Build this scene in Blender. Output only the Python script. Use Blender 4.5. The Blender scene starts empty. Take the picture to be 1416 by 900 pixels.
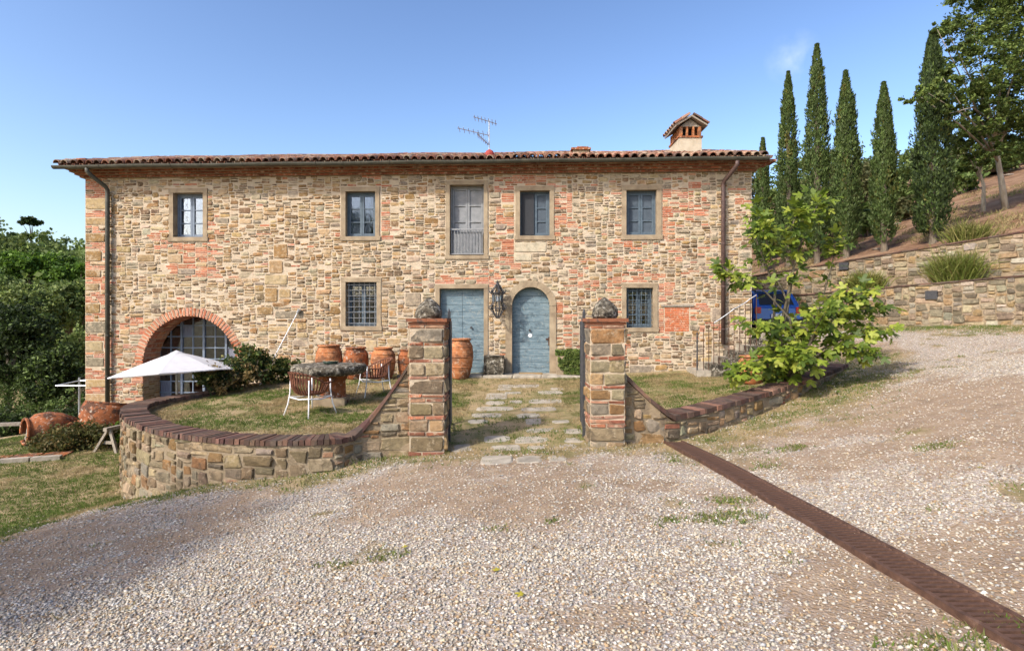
import bpy, math, random
import numpy as np
from mathutils import Vector, Matrix, Euler

# ------------------------------------------------------------------ camera, sky, sun, exposure
S = bpy.context.scene
COL = S.collection
CZ, FPX, HY = 1.9, 787.0, 440.0            # camera height, focal length in photo pixels, horizon row
cam = bpy.data.cameras.new('camera'); cam_o = bpy.data.objects.new('camera', cam); COL.objects.link(cam_o)
cam_o.location = (0, 0, CZ); cam_o.rotation_euler = (math.radians(90), 0, 0)
cam.sensor_width = 36; cam.lens = 36 * FPX / 1416; cam.clip_start = 0.05; cam.clip_end = 3000
cam.shift_y = -(450 - HY) / 1416 
S.camera = cam_o

SUN_EL, SUN_AZ = math.radians(40), math.radians(46)     # light travels towards (+sin az, +cos az)
W = bpy.data.worlds.new('World'); S.world = W; W.use_nodes = True
wn = W.node_tree.nodes; wl = W.node_tree.links
bg = wn['Background']
sky = wn.new('ShaderNodeTexSky'); sky.sky_type = 'NISHITA'; sky.sun_disc = False
sky.sun_elevation = SUN_EL; sky.sun_rotation = math.pi + SUN_AZ
sky.altitude = 0; sky.air_density = 1.1; sky.dust_density = 2.0; sky.ozone_density = 1.0
# a slightly stronger contrast between zenith blue and pale horizon, over the whole sky
g0 = wn.new('ShaderNodeVectorMath'); g0.operation = 'SCALE'; g0.inputs['Scale'].default_value = 1 / 3.2
g1 = wn.new('ShaderNodeGamma'); g1.inputs['Gamma'].default_value = 1.4
g2 = wn.new('ShaderNodeVectorMath'); g2.operation = 'MULTIPLY'; g2.inputs[1].default_value = (3.36, 3.24, 3.3)
wl.new(sky.outputs[0], g0.inputs[0]); wl.new(g0.outputs[0], g1.inputs['Color']); wl.new(g1.outputs[0], g2.inputs[0])
# one thin wisp of cloud high on the right, procedural
tcw = wn.new('ShaderNodeTexCoord')
dot = wn.new('ShaderNodeVectorMath'); dot.operation = 'DISTANCE'
cdir = Vector(((1098 - 708) / FPX, 1, (HY - 82) / FPX)).normalized(); dot.inputs[1].default_value = cdir
wl.new(tcw.outputs['Generated'], dot.inputs[0])
mrw = wn.new('ShaderNodeMapRange'); mrw.inputs[1].default_value = 0.0; mrw.inputs[2].default_value = 0.042
mrw.inputs[3].default_value = 1; mrw.inputs[4].default_value = 0
wl.new(dot.outputs['Value'], mrw.inputs[0])
nzw = wn.new('ShaderNodeTexNoise'); nzw.inputs['Scale'].default_value = 22; nzw.inputs['Detail'].default_value = 6
wl.new(tcw.outputs['Generated'], nzw.inputs['Vector'])
nmr = wn.new('ShaderNodeMapRange'); nmr.inputs[1].default_value = .42; nmr.inputs[2].default_value = .72; wl.new(nzw.outputs['Fac'], nmr.inputs[0])
mlw = wn.new('ShaderNodeMath'); mlw.operation = 'MULTIPLY'; wl.new(mrw.outputs[0], mlw.inputs[0]); wl.new(nmr.outputs[0], mlw.inputs[1])
mlx = wn.new('ShaderNodeMath'); mlx.operation = 'MULTIPLY'; mlx.inputs[1].default_value = 0.45; wl.new(mlw.outputs[0], mlx.inputs[0])
mxw = wn.new('ShaderNodeMix'); mxw.data_type = 'RGBA'; mxw.inputs['B'].default_value = (5.2, 5.6, 6.4, 1)
wl.new(mlx.outputs[0], mxw.inputs['Factor']); wl.new(g2.outputs[0], mxw.inputs['A']); wl.new(mxw.outputs['Result'], bg.inputs['Color'])
bg.inputs['Strength'].default_value = 0.15

sl = bpy.data.lights.new('sun', 'SUN'); sl.energy = 2.95; sl.angle = math.radians(2.0); sl.color = (1.0, 0.955, 0.885)
so = bpy.data.objects.new('sun', sl); COL.objects.link(so); so.location = (-20, -20, 30)
so.rotation_euler = Vector((math.sin(SUN_AZ) * math.cos(SUN_EL), math.cos(SUN_AZ) * math.cos(SUN_EL), -math.sin(SUN_EL))).to_track_quat('-Z', 'Y').to_euler()
S.view_settings.view_transform = 'Standard'; S.view_settings.look = 'None'
S.view_settings.exposure = 0.65; S.view_settings.gamma = 1

# ------------------------------------------------------------------ helpers
R = random.Random(7)
ALB = .72                                   # palettes are noted as seen in sunlight; this brings them to real albedos
def lin(c):
    return tuple(ALB * ((x / 255) / 12.92 if x <= 10 else (((x / 255) + 0.055) / 1.055) ** 2.4) for x in c)
def jit(c, r, a=0.12):
    k = 1 + r.uniform(-a, a)
    return tuple(max(0.0, x * k * (1 + r.uniform(-a * .35, a * .35))) for x in c)

def mk(name, ramp, scale=8.0, bump=0.3, rough=0.85, attr=None, detail=5, bscale=None, spec=0.3, stretch=(1, 1, 1), metal=0.0, spots=None, bdist=0.01, stretch_b=None, trans=0.0):
    """procedural material: noise colour ramp (times the 'Col' attribute if attr), bump, optional spots (colour, scale, threshold)"""
    m = bpy.data.materials.new(name); m.use_nodes = True
    n, l = m.node_tree.nodes, m.node_tree.links
    b = n['Principled BSDF']; b.inputs['Roughness'].default_value = rough
    b.inputs['Specular IOR Level'].default_value = spec; b.inputs['Metallic'].default_value = metal
    tc = n.new('ShaderNodeTexCoord'); mp = n.new('ShaderNodeMapping'); mp.inputs['Scale'].default_value = stretch
    l.new(tc.outputs['Object'], mp.inputs['Vector'])
    nz = n.new('ShaderNodeTexNoise'); nz.inputs['Scale'].default_value = scale; nz.inputs['Detail'].default_value = detail; nz.inputs['Roughness'].default_value = .62
    l.new(mp.outputs[0], nz.inputs['Vector'])
    cr = n.new('ShaderNodeValToRGB'); el = cr.color_ramp.elements
    while len(el) < len(ramp): el.new(.5)
    for e, (p, c) in zip(el, ramp): e.position = p; e.color = (*c, 1)
    l.new(nz.outputs['Fac'], cr.inputs['Fac']); out = cr.outputs['Color']
    if attr:
        at = n.new('ShaderNodeAttribute'); at.attribute_name = 'Col'
        mx = n.new('ShaderNodeMix'); mx.data_type = 'RGBA'; mx.blend_type = 'MULTIPLY'; mx.inputs['Factor'].default_value = 1
        l.new(at.outputs['Color'], mx.inputs['A']); l.new(out, mx.inputs['B']); out = mx.outputs['Result']
    if spots:
        for (sc_, ss, th, amt) in spots:
            n2 = n.new('ShaderNodeTexNoise'); n2.inputs['Scale'].default_value = ss; n2.inputs['Detail'].default_value = 6; n2.inputs['Roughness'].default_value = .7
            l.new(tc.outputs['Object'], n2.inputs['Vector'])
            r2 = n.new('ShaderNodeMapRange'); r2.inputs[1].default_value = th; r2.inputs[2].default_value = th + .08; r2.inputs[4].default_value = amt
            l.new(n2.outputs['Fac'], r2.inputs[0])
            m2 = n.new('ShaderNodeMix'); m2.data_type = 'RGBA'; m2.inputs['B'].default_value = (*sc_, 1)
            l.new(r2.outputs[0], m2.inputs['Factor']); l.new(out, m2.inputs['A']); out = m2.outputs['Result']
    l.new(out, b.inputs['Base Color'])
    if bump:
        nb = n.new('ShaderNodeTexNoise'); nb.inputs['Scale'].default_value = bscale or scale * 3; nb.inputs['Detail'].default_value = 6; nb.inputs['Roughness'].default_value = .7
        if stretch_b:
            mb_ = n.new('ShaderNodeMapping'); mb_.inputs['Scale'].default_value = stretch_b; l.new(tc.outputs['Object'], mb_.inputs['Vector']); l.new(mb_.outputs[0], nb.inputs['Vector'])
        else: l.new(mp.outputs[0], nb.inputs['Vector'])
        bp = n.new('ShaderNodeBump'); bp.inputs['Strength'].default_value = bump; bp.inputs['Distance'].default_value = bdist
        l.new(nb.outputs['Fac'], bp.inputs['Height']); l.new(bp.outputs[0], b.inputs['Normal'])
    if trans:
        tr = n.new('ShaderNodeBsdfTranslucent'); l.new(out, tr.inputs['Color'])
        ms = n.new('ShaderNodeMixShader'); ms.inputs[0].default_value = trans
        l.new(b.outputs[0], ms.inputs[1]); l.new(tr.outputs[0], ms.inputs[2]); l.new(ms.outputs[0], n['Material Output'].inputs['Surface'])
    return m
def two(a, b, p0=.3, p1=.7): return [(p0, a), (p1, b)]
G = lambda v: (v, v, v)

M = {}
M['stone'] = mk('stone', [(.25, G(.55)), (.5, G(.95)), (.75, G(1.25))], 11, .75, .92, attr=1, bscale=34, bdist=.015, spots=[((.10, .09, .07), 26, .66, .6), (lin((206, 187, 157)), 7.5, .52, .55), (lin((200, 182, 152)), 19, .56, .6)])
M['stone_weathered'] = mk('stone_weathered', [(.25, G(.5)), (.5, G(.95)), (.75, G(1.3))], 12, .9, .94, attr=1, bscale=26, bdist=.02, detail=8, spots=[(lin((84, 74, 60)), 5.5, .55, .6), (lin((196, 178, 148)), 9, .56, .55), (lin((206, 196, 174)), 27, .64, .7)])
M['brick_weathered'] = mk('brick_weathered', [(.25, G(.55)), (.5, G(.92)), (.75, G(1.2))], 14, .8, .94, attr=1, bscale=40, bdist=.015, spots=[(lin((196, 174, 146)), 8, .53, .65), (lin((92, 74, 60)), 6.5, .56, .6)])
M['brick'] = mk('brick', [(.25, G(.7)), (.5, G(.97)), (.75, G(1.2))], 14, .5, .92, attr=1, bscale=60, spots=[(lin((206, 184, 158)), 9, .53, .62), (lin((200, 176, 150)), 24, .58, .55), ((.09, .07, .05), 26, .68, .5)])
M['capbrick'] = mk('capbrick', [(.25, G(.6)), (.5, G(.95)), (.75, G(1.25))], 12, .6, .92, attr=1, bscale=50, spots=[((.05, .045, .035), 7, .53, .6), ((.34, .31, .26), 23, .66, .6)])
M['mortar'] = mk('mortar', [(.2, lin((168, 150, 124))), (.5, lin((208, 190, 162))), (.8, lin((228, 211, 186)))], 2.2, .9, .95, bscale=30, bdist=.02, detail=9, spots=[(lin((205, 150, 118)), 3.1, .58, .4), (lin((150, 128, 98)), 9, .6, .5)])
M['oldmortar'] = mk('oldmortar', [(.2, lin((118, 102, 82))), (.5, lin((162, 144, 116))), (.8, lin((194, 176, 148)))], 3.5, .9, .95, bscale=28, bdist=.03, detail=9)
M['pietra'] = mk('pietra', [(.3, lin((142, 124, 100))), (.7, lin((186, 168, 138)))], 3.5, .4, .9, bscale=40, spots=[((.2, .19, .15), 11, .62, .45)])
M['slab'] = mk('slab', [(.3, lin((146, 138, 122))), (.7, lin((198, 188, 168)))], 5.5, .7, .9, bscale=30, spots=[((.16, .15, .12), 8, .6, .5)])
M['lichen'] = mk('lichen', [(.3, lin((58, 52, 44))), (.52, lin((112, 104, 88))), (.7, lin((196, 188, 168)))], 14, 1.0, .95, bscale=34, bdist=.03, detail=9, spots=[(lin((40, 36, 30)), 6.5, .5, .8), (lin((214, 208, 190)), 11, .555, .85), (lin((36, 32, 28)), 19, .58, .7)])
M['tile'] = mk('tile', [(.25, G(.62)), (.5, G(.95)), (.75, G(1.2))], 9, .4, .9, attr=1, bscale=40, spots=[((.07, .06, .045), 9, .57, .75), ((.42, .38, .28), 15, .64, .6)])
M['terracotta'] = mk('terracotta', [(.25, lin((146, 90, 52))), (.5, lin((186, 118, 72))), (.75, lin((204, 150, 106)))], 4.5, .3, .88, bscale=40, stretch=(1, 1, 2.4), spots=[(lin((100, 72, 54)), 3.6, .5, .7), (lin((214, 190, 162)), 9, .56, .65)])
M['terracotta_old'] = mk('terracotta_old', [(.25, lin((112, 68, 42))), (.55, lin((172, 102, 60))), (.8, lin((188, 126, 84)))], 3.2, .5, .9, bscale=34, spots=[(lin((62, 52, 44)), 4.3, .49, .8), (lin((206, 196, 176)), 13, .57, .85)])
M['blue'] = mk('blue_paint', [(.25, lin((88, 108, 118))), (.5, lin((118, 141, 150))), (.8, lin((156, 172, 176)))], 4.0, .35, .75, stretch=(1, 1, 9), bscale=16, spots=[(lin((166, 170, 162)), 17, .56, .7), (lin((72, 88, 96)), 5, .55, .55)])
M['window_blue'] = mk('window_blue', two(lin((78, 94, 106)), lin((104, 120, 130))), 9, .2, .6, spots=[(lin((140, 146, 146)), 25, .66, .5)])
M['window_pale'] = mk('window_pale', two(lin((112, 126, 142)), lin((142, 156, 170))), 9, .2, .6)
M['shutter_grey'] = mk('shutter_grey', two(lin((132, 136, 138)), lin((160, 162, 162))), 7, .2, .7)
M['shutter_dark'] = mk('shutter_dark', two(lin((72, 84, 94)), lin((92, 104, 114))), 7, .2, .7)
M['screen'] = mk('screen', two(lin((52, 54, 58)), lin((66, 68, 70))), 40, .2, .8)
M['curtain_or_sky_reflection'] = mk('curtain_or_sky_reflection', two(lin((112, 116, 130)), lin((150, 154, 168))), 5, .12, .9, stretch=(5, 5, .6), bscale=7, bdist=.03)
M['iron'] = mk('iron', two((.022, .024, .028), (.055, .055, .055)), 20, .3, .6, spec=.4)
M['rust'] = mk('rust', [(.3, lin((70, 50, 40))), (.6, lin((104, 76, 60))), (.8, lin((136, 108, 90)))], 13, .5, .85, bscale=50)
M['gutter'] = mk('gutter', two(lin((62, 64, 54)), lin((98, 96, 82))), 6, .25, .6, spots=[(lin((150, 160, 150)), 9, .66, .5), (lin((84, 56, 40)), 5, .6, .6)], spec=.4)
M['pipe_brown'] = mk('pipe_brown', two(lin((72, 54, 48)), lin((104, 82, 74))), 6, .2, .55, spec=.4)
M['stucco'] = mk('stucco', two(lin((190, 176, 150)), lin((214, 202, 178))), 5, .5, .95, bscale=45)
M['white'] = mk('white_paint', two((.62, .62, .6), (.8, .8, .78)), 12, .1, .5)
M['canvas'] = mk('canvas', two((.5, .5, .5), (.6, .6, .6)), 3, .3, .9, bscale=9, bdist=.02, trans=.15)
M['rattan'] = mk('rattan', two(lin((92, 56, 40)), lin((148, 96, 70))), 12, .4, .7)
M['wood_grey'] = mk('wood_grey', two(lin((128, 118, 104)), lin((184, 174, 156))), 5, .4, .9, stretch=(8, 8, 1), bscale=12)
M['steel'] = mk('steel', two((.3, .32, .33), (.42, .44, .45)), 10, .05, .4, metal=.6)
M['dish'] = mk('dish', two((.012, .035, .022), (.02, .05, .035)), 5, 0, .15, spec=.6)
M['bark'] = mk('bark', two(lin((88, 76, 62)), lin((150, 138, 118))), 6, .8, .95, bscale=18, bdist=.04, stretch=(1, 1, .35))
M['bark_pale'] = mk('bark_pale', two(lin((150, 138, 118)), lin((204, 194, 174))), 6, .8, .95, bscale=18, bdist=.04, stretch=(1, 1, .35))
M['bark_fig'] = mk('bark_fig', two(lin((96, 88, 72)), lin((140, 130, 110))), 6, .4, .9)
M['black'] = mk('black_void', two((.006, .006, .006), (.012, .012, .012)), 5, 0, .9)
M['carblue'] = mk('carblue', two((.007, .05, .23), (.008, .056, .26)), 3, 0, .15, spec=.9)
M['carblack'] = mk('carblack', two((.01, .01, .01), (.016, .016, .016)), 3, 0, .45)
M['tyre'] = mk('tyre', two((.015, .015, .015), (.025, .025, .025)), 30, .2, .9)
M['taillight'] = mk('taillight', two((.35, .012, .01), (.4, .02, .012)), 6, 0, .2, spec=.6)
M['plate'] = mk('plate', two((.6, .6, .58), (.66, .66, .64)), 6, 0, .4)
M['rock'] = mk('rock', [(.3, lin((130, 116, 102))), (.7, lin((190, 178, 160)))], 4, .8, .95, bscale=18, bdist=.04)
M['mat_doormat'] = mk('doormat', two(lin((150, 124, 84)), lin((180, 152, 108))), 40, .6, .95)
M['leaf'] = mk('leaf', two(G(.8), G(1.2)), 1.5, 0, .6, attr=1, trans=.36, spec=.25)
M['figleaf'] = mk('figleaf', two(G(.8), G(1.25)), 9, .3, .5, attr=1, trans=.4, spec=.35, bscale=20)
M['blade'] = mk('blade', two(G(.85), G(1.15)), 2, 0, .7, attr=1, trans=.3, spec=.2)
M['pebble'] = mk('pebble', two(G(.85), G(1.12)), 60, 0, .85, attr=1)

def glass_mat():
    m = bpy.data.materials.new('glass'); m.use_nodes = True; n, l = m.node_tree.nodes, m.node_tree.links
    n.remove(n['Principled BSDF'])
    tr = n.new('ShaderNodeBsdfTransparent'); tr.inputs[0].default_value = (.86, .9, .92, 1)
    gl = n.new('ShaderNodeBsdfGlossy'); gl.inputs['Roughness'].default_value = .03; gl.inputs[0].default_value = (.9, .93, 1, 1)
    nz = n.new('ShaderNodeTexNoise'); nz.inputs['Scale'].default_value = 2.2; bp = n.new('ShaderNodeBump'); bp.inputs['Strength'].default_value = .12; bp.inputs['Distance'].default_value = .02
    l.new(nz.outputs['Fac'], bp.inputs['Height']); l.new(bp.outputs[0], gl.inputs['Normal'])
    fr = n.new('ShaderNodeFresnel'); fr.inputs[0].default_value = 1.75
    mx = n.new('ShaderNodeMixShader'); l.new(fr.outputs[0], mx.inputs[0]); l.new(tr.outputs[0], mx.inputs[1]); l.new(gl.outputs[0], mx.inputs[2])
    l.new(mx.outputs[0], n['Material Output'].inputs['Surface']); return m
M['glass'] = glass_mat()

LOC = {}
def root(name, loc, label, cat, group=None, kind=None):
    o = bpy.data.objects.new(name, None); COL.objects.link(o); o.location = loc; o.empty_display_size = .2
    LOC[o] = np.array(loc, float)
    return tag(o, label, cat, group, kind)
def tag(o, label=None, cat=None, group=None, kind=None):
    if label: o['label'] = label
    if cat: o['category'] = cat
    if group: o['group'] = group
    if kind: o['kind'] = kind
    return o
def addmesh(name, verts, faces, mat, parent=None, cols=None, smooth=False, origin=None):
    """link a mesh object; verts are world coordinates"""
    v = np.asarray(verts, float).reshape(-1, 3)
    off = LOC[parent] if parent is not None else (np.array(origin, float) if origin is not None else np.zeros(3))
    me = bpy.data.meshes.new(name); me.from_pydata((v - off).tolist(), [], faces)
    me.materials.append(M[mat] if isinstance(mat, str) else mat)
    if cols is not None:
        a = me.attributes.new('Col', 'FLOAT_COLOR', 'FACE'); c = np.ones((len(faces), 4), np.float32); c[:, :3] = np.asarray(cols, np.float32); a.data.foreach_set('color', c.ravel())
    if smooth: me.polygons.foreach_set('use_smooth', [True] * len(me.polygons))
    o = bpy.data.objects.new(name, me); COL.objects.link(o)
    if parent is not None: o.parent = parent
    else: o.location = off
    LOC[o] = off
    return o
def addquads(name, V, mat, parent=None, cols=None, origin=None, nper=4):
    """V (N,nper,3) array of separate faces, fast path"""
    N = len(V); off = LOC[parent] if parent is not None else (np.array(origin, float) if origin is not None else np.zeros(3))
    me = bpy.data.meshes.new(name); me.vertices.add(N * nper); me.loops.add(N * nper); me.polygons.add(N)
    me.vertices.foreach_set('co', (V.reshape(-1, 3) - off).astype(np.float32).ravel())
    me.loops.foreach_set('vertex_index', np.arange(N * nper, dtype=np.int32))
    me.polygons.foreach_set('loop_start', np.arange(0, N * nper, nper, dtype=np.int32))
    if cols is not None:
        a = me.attributes.new('Col', 'FLOAT_COLOR', 'FACE'); c = np.ones((N, 4), np.float32); c[:, :3] = cols; a.data.foreach_set('color', c.ravel())
    me.update(calc_edges=True); me.materials.append(M[mat])
    o = bpy.data.objects.new(name, me); COL.objects.link(o)
    if parent is not None: o.parent = parent
    else: o.location = off
    LOC[o] = off
    return o

class MB:
    def __init__(s): s.v, s.f, s.c = [], [], []
    def add(s, v, f, c=None):
        k = len(s.v); s.v += [tuple(p) for p in v]; s.f += [tuple(i + k for i in q) for q in f]; s.c += [c or (1, 1, 1)] * len(f); return s
    def hexa(s, p, c=None):      # 8 points: bottom ring 0-3 ccw, top ring 4-7
        return s.add(p, [(3, 2, 1, 0), (4, 5, 6, 7), (0, 1, 5, 4), (1, 2, 6, 5), (2, 3, 7, 6), (3, 0, 4, 7)], c)
    def box(s, ctr, size, rz=0, c=None, bev=0):
        x, y, z = [q / 2 for q in size]; cs, sn = math.cos(rz), math.sin(rz); P = []
        for zz in (-z, z):
            for a, b in ((-x, -y), (x, -y), (x, y), (-x, y)):
                P.append((ctr[0] + a * cs - b * sn, ctr[1] + a * sn + b * cs, ctr[2] + zz))
        return s.hexa(P, c)
    def fbox(s, u0, u1, z0, z1, d0, d1, c=None):   # box on the facade frame
        P = [FU(u0, z0, d1), FU(u1, z0, d1), FU(u1, z0, d0), FU(u0, z0, d0), FU(u0, z1, d1), FU(u1, z1, d1), FU(u1, z1, d0), FU(u0, z1, d0)]
        return s.hexa(P, c)
    def tube(s, pts, rad, n=6, c=None, cap=True):
        pts = [Vector(p) for p in pts]
        if not hasattr(rad, '__len__'): rad = [rad] * len(pts)
        V = []; up = None
        for i, p in enumerate(pts):
            t = (pts[min(i + 1, len(pts) - 1)] - pts[max(i - 1, 0)]).normalized()
            if up is None: up = Vector((0, 0, 1)) if abs(t.z) < .9 else Vector((1, 0, 0))
            a = t.cross(up).normalized(); b = a.cross(t).normalized(); up = b
            for k in range(n):
                q = 2 * math.pi * k / n; V.append(p + (a * math.cos(q) + b * math.sin(q)) * rad[i])
        F = []
        for i in range(len(pts) - 1):
            for k in range(n): F.append((i * n + k, i * n + (k + 1) % n, (i + 1) * n + (k + 1) % n, (i + 1) * n + k))
        if cap: F += [tuple(range(n - 1, -1, -1)), tuple((len(pts) - 1) * n + k for k in range(n))]
        return s.add(V, F, c)
    def lathe(s, ctr, prof, n=24, c=None, wob=0, rng=None):
        V = []; F = []; ph = [rng.uniform(0, 6) for _ in range(3)] if rng else [0, 0, 0]
        for (r, z) in prof:
            for k in range(n):
                a = 2 * math.pi * k / n; rr = r * (1 + wob * (math.sin(2 * a + ph[0] + z * 3) + .7 * math.sin(3 * a + ph[1] - z * 5)))
                V.append((ctr[0] + rr * math.cos(a), ctr[1] + rr * math.sin(a), ctr[2] + z))
        for i in range(len(prof) - 1):
            for k in range(n): F.append((i * n + k, i * n + (k + 1) % n, (i + 1) * n + (k + 1) % n, (i + 1) * n + k))
        F += [tuple(range(n - 1, -1, -1)), tuple((len(prof) - 1) * n + k for k in range(n))]
        return s.add(V, F, c)
    def prism(s, poly, fn, d0, d1, c=None):      # polygon in (a,b) mapped by fn(a,b,d) between depths d0 < d1
        n = len(poly); V = [fn(a, b, d0) for a, b in poly] + [fn(a, b, d1) for a, b in poly]
        F = [tuple(range(n - 1, -1, -1)), tuple(range(n, 2 * n))] + [(i, (i + 1) % n, n + (i + 1) % n, n + i) for i in range(n)]
        return s.add(V, F, c)
    def build(s, name, mat, parent=None, smooth=False, origin=None, col=False):
        return addmesh(name, s.v, s.f, mat, parent, s.c if col else None, smooth, origin)

def copy_tree(o, parent=None):
    c = o.copy(); COL.objects.link(c); c.parent = parent; LOC[c] = LOC[o]
    for ch in list(o.children): copy_tree(ch, c)
    return c
def part(name, fn, mat, parent, **k):
    b = MB(); fn(b); return b.build(name, mat, parent, **k)

# the facade frame: u along the front wall, d towards the courtyard
D0 = 15.7; CU = 1 / math.sqrt(1 + .04 ** 2); SU = -.04 * CU
def FU(u, z, d=0.0): return (u * CU + d * SU, D0 + u * SU - d * CU, z)
def FP(px, py, d=0.0):
    dx = (px - 708) / FPX; t = (D0 * CU - d) / (CU - dx * SU)
    return (t * dx * CU + (t - D0) * SU, CZ + (HY - py) / FPX * t)
def AT(px, py, Y): return ((px - 708) / FPX * Y, Y, CZ + (HY - py) / FPX * Y)

# smooth 2-D value noise
_t = np.random.RandomState(3).rand(256, 256)
def vnoise(x, y):
    x = np.asarray(x, float); y = np.asarray(y, float)
    xi = np.floor(x).astype(int); yi = np.floor(y).astype(int); fx = x - xi; fy = y - yi
    fx = fx * fx * (3 - 2 * fx); fy = fy * fy * (3 - 2 * fy)
    a = _t[xi & 255, yi & 255]; b = _t[(xi + 1) & 255, yi & 255]; c = _t[xi & 255, (yi + 1) & 255]; d = _t[(xi + 1) & 255, (yi + 1) & 255]
    return (a * (1 - fx) + b * fx) * (1 - fy) + (c * (1 - fx) + d * fx) * fy
def fbm(x, y, o=4):
    s = 0; a = .5; x = np.asarray(x, float); y = np.asarray(y, float)
    for i in range(o): s = s + a * vnoise(x + 17 * i, y + 31 * i); x = x * 2.03; y = y * 2.03; a *= .5
    return s / (1 - .5 ** o)
def sstep(a, b, x): t = np.clip((np.asarray(x, float) - a) / (b - a), 0, 1); return t * t * (3 - 2 * t)

# ------------------------------------------------------------------ terrain
class TPS:
    def __init__(s, pts):
        P = np.array(pts, float); s.P = P[:, :2]; n = len(P)
        K = s.k(np.linalg.norm(s.P[:, None] - s.P[None], axis=2)) + np.eye(n) * .02
        A = np.zeros((n + 3, n + 3)); A[:n, :n] = K; A[:n, n] = 1; A[:n, n + 1:] = s.P; A[n, :n] = 1; A[n + 1:, :n] = s.P.T
        s.w = np.linalg.solve(A, np.r_[P[:, 2], 0, 0, 0])
    @staticmethod
    def k(r): r = np.maximum(r, 1e-6); return r * r * np.log(r)
    def __call__(s, x, y):
        x = np.asarray(x, float); sh = x.shape; q = np.stack([x.ravel(), np.asarray(y, float).ravel()], 1)
        out = np.empty(len(q))
        for i in range(0, len(q), 20000):
            c = q[i:i + 20000]; r = np.linalg.norm(c[:, None] - s.P[None], axis=2)
            out[i:i + 20000] = s.k(r) @ s.w[:len(s.P)] + s.w[len(s.P)] + c @ s.w[-2:]
        return out.reshape(sh)
CAPZ = .2
LWALL = [(-2.28, 8.36), (-2.45, 8.02), (-2.95, 7.9), (-3.5, 7.93), (-4.2, 8.1), (-5.07, 8.52), (-5.83, 9.04), (-6.75, 9.91), (-7.33, 10.7), (-7.6, 11.34), (-7.62, 12.17), (-7.38, 12.96), (-6.95, 14.1), (-6.45, 15.92)]
LBASE = [-.18, -.22, -.28, -.33, -.45, -.7, -.92, -1.25, -1.3, -1.3, -1.3, -1.28, -1.25, -1.2]
RWALL = [(2.42, 8.62), (3.9, 9.55), (5.2, 10.6), (6.5, 11.75), (7.5, 12.75)]
RBASE = [.04, .2, .4, .62, .78]
PILL = [(-1.25, 8.6), (1.4, 8.6)]                    # gate pillar centres
z_out = TPS([(0, 0, .3), (2.6, 2.9, .3), (2.5, 5.5, .2), (0, 4, .18), (-2, 4, -.02), (-4, 5, -.35), (-6, 6.7, -.72), (-3, 2, .02), (0, 6.8, .05), (-1.2, 8.3, -.1), (1.4, 8.35, .02), (0, 8.4, -.04)]
            + [(x - .0, y - .1, b) for (x, y), b in zip(LWALL, LBASE)] + [(x + .1, y - .1, b) for (x, y), b in zip(RWALL, RBASE)]
            + [(-9, 12, -1.28), (-12, 14, -1.28), (-10, 8, -1.2), (-9, 15.5, -1.28), (-13, 17, -1.4), (-18, 18, -2.1), (-9, 3, -.9), (-6, 0, -.2), (-4, -5, .2), (0, -6, .5), (6, -4, .9),
               (5, 2, .62), (5.4, 6, .66), (8, 5, .95), (8, 9.5, 1.02), (10.8, 12, 1.27), (12, 9, 1.45), (13.8, 15.3, 1.72), (12.2, 18, 1.62), (10.2, 21.2, 1.45), (9, 18, 1.42), (8, 15.5, 1.34), (8.3, 13.8, 1.05), (9, 26, 1.4), (-4, 22, -.2), (-14, 24, -2.2), (4, 24, .9)])
z_yard = TPS([(-1, 8.7, -.06), (1.2, 8.7, .03), (0, 9.5, .04), (-2.3, 8.7, 0), (-3.4, 8.3, .02), (-5, 9.1, .02), (-6.4, 10.3, .03), (-7.1, 11.6, .05), (-6.6, 13.5, .15), (-5.9, 15.8, .3), (-3.8, 10.3, .1), (-4, 11.9, .16),
              (-3, 15.5, .33), (0, 15.5, .35), (3, 15.4, .38), (4.6, 14.4, .42), (2.6, 9.2, .12), (3.9, 10, .26), (5.2, 11.2, .46), (5.6, 12.6, .5), (6.6, 12.4, .7), (7.3, 13, .85), (7, 14, 1.1), (7.2, 15.4, 1.32), (5.6, 14.6, .46), (2, 12, .2), (-1.5, 12, .15)])
YARD = [(-1.25, 8.55), (-2.15, 8.5)] + [(x + .14, y + .16) for x, y in LWALL[1:5]] + [(x + .17, y + .05) for x, y in LWALL[5:]] + [(-6.3, 17), (6.5, 17), (6.5, 15.2), (7.3, 14.6), (7.4, 12.95)] + [(x - .12, y + .14) for x, y in RWALL[::-1]] + [(1.4, 8.55)]
def inside(x, y, poly):
    x = np.asarray(x, float); y = np.asarray(y, float); r = np.zeros(x.shape, bool); n = len(poly)
    for i in range(n):
        (x0, y0), (x1, y1) = poly[i], poly[(i + 1) % n]
        if y0 == y1: continue
        c = ((y0 > y) != (y1 > y)) & (x < (x1 - x0) * (y - y0) / (y1 - y0) + x0); r ^= c
    return r
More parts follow.
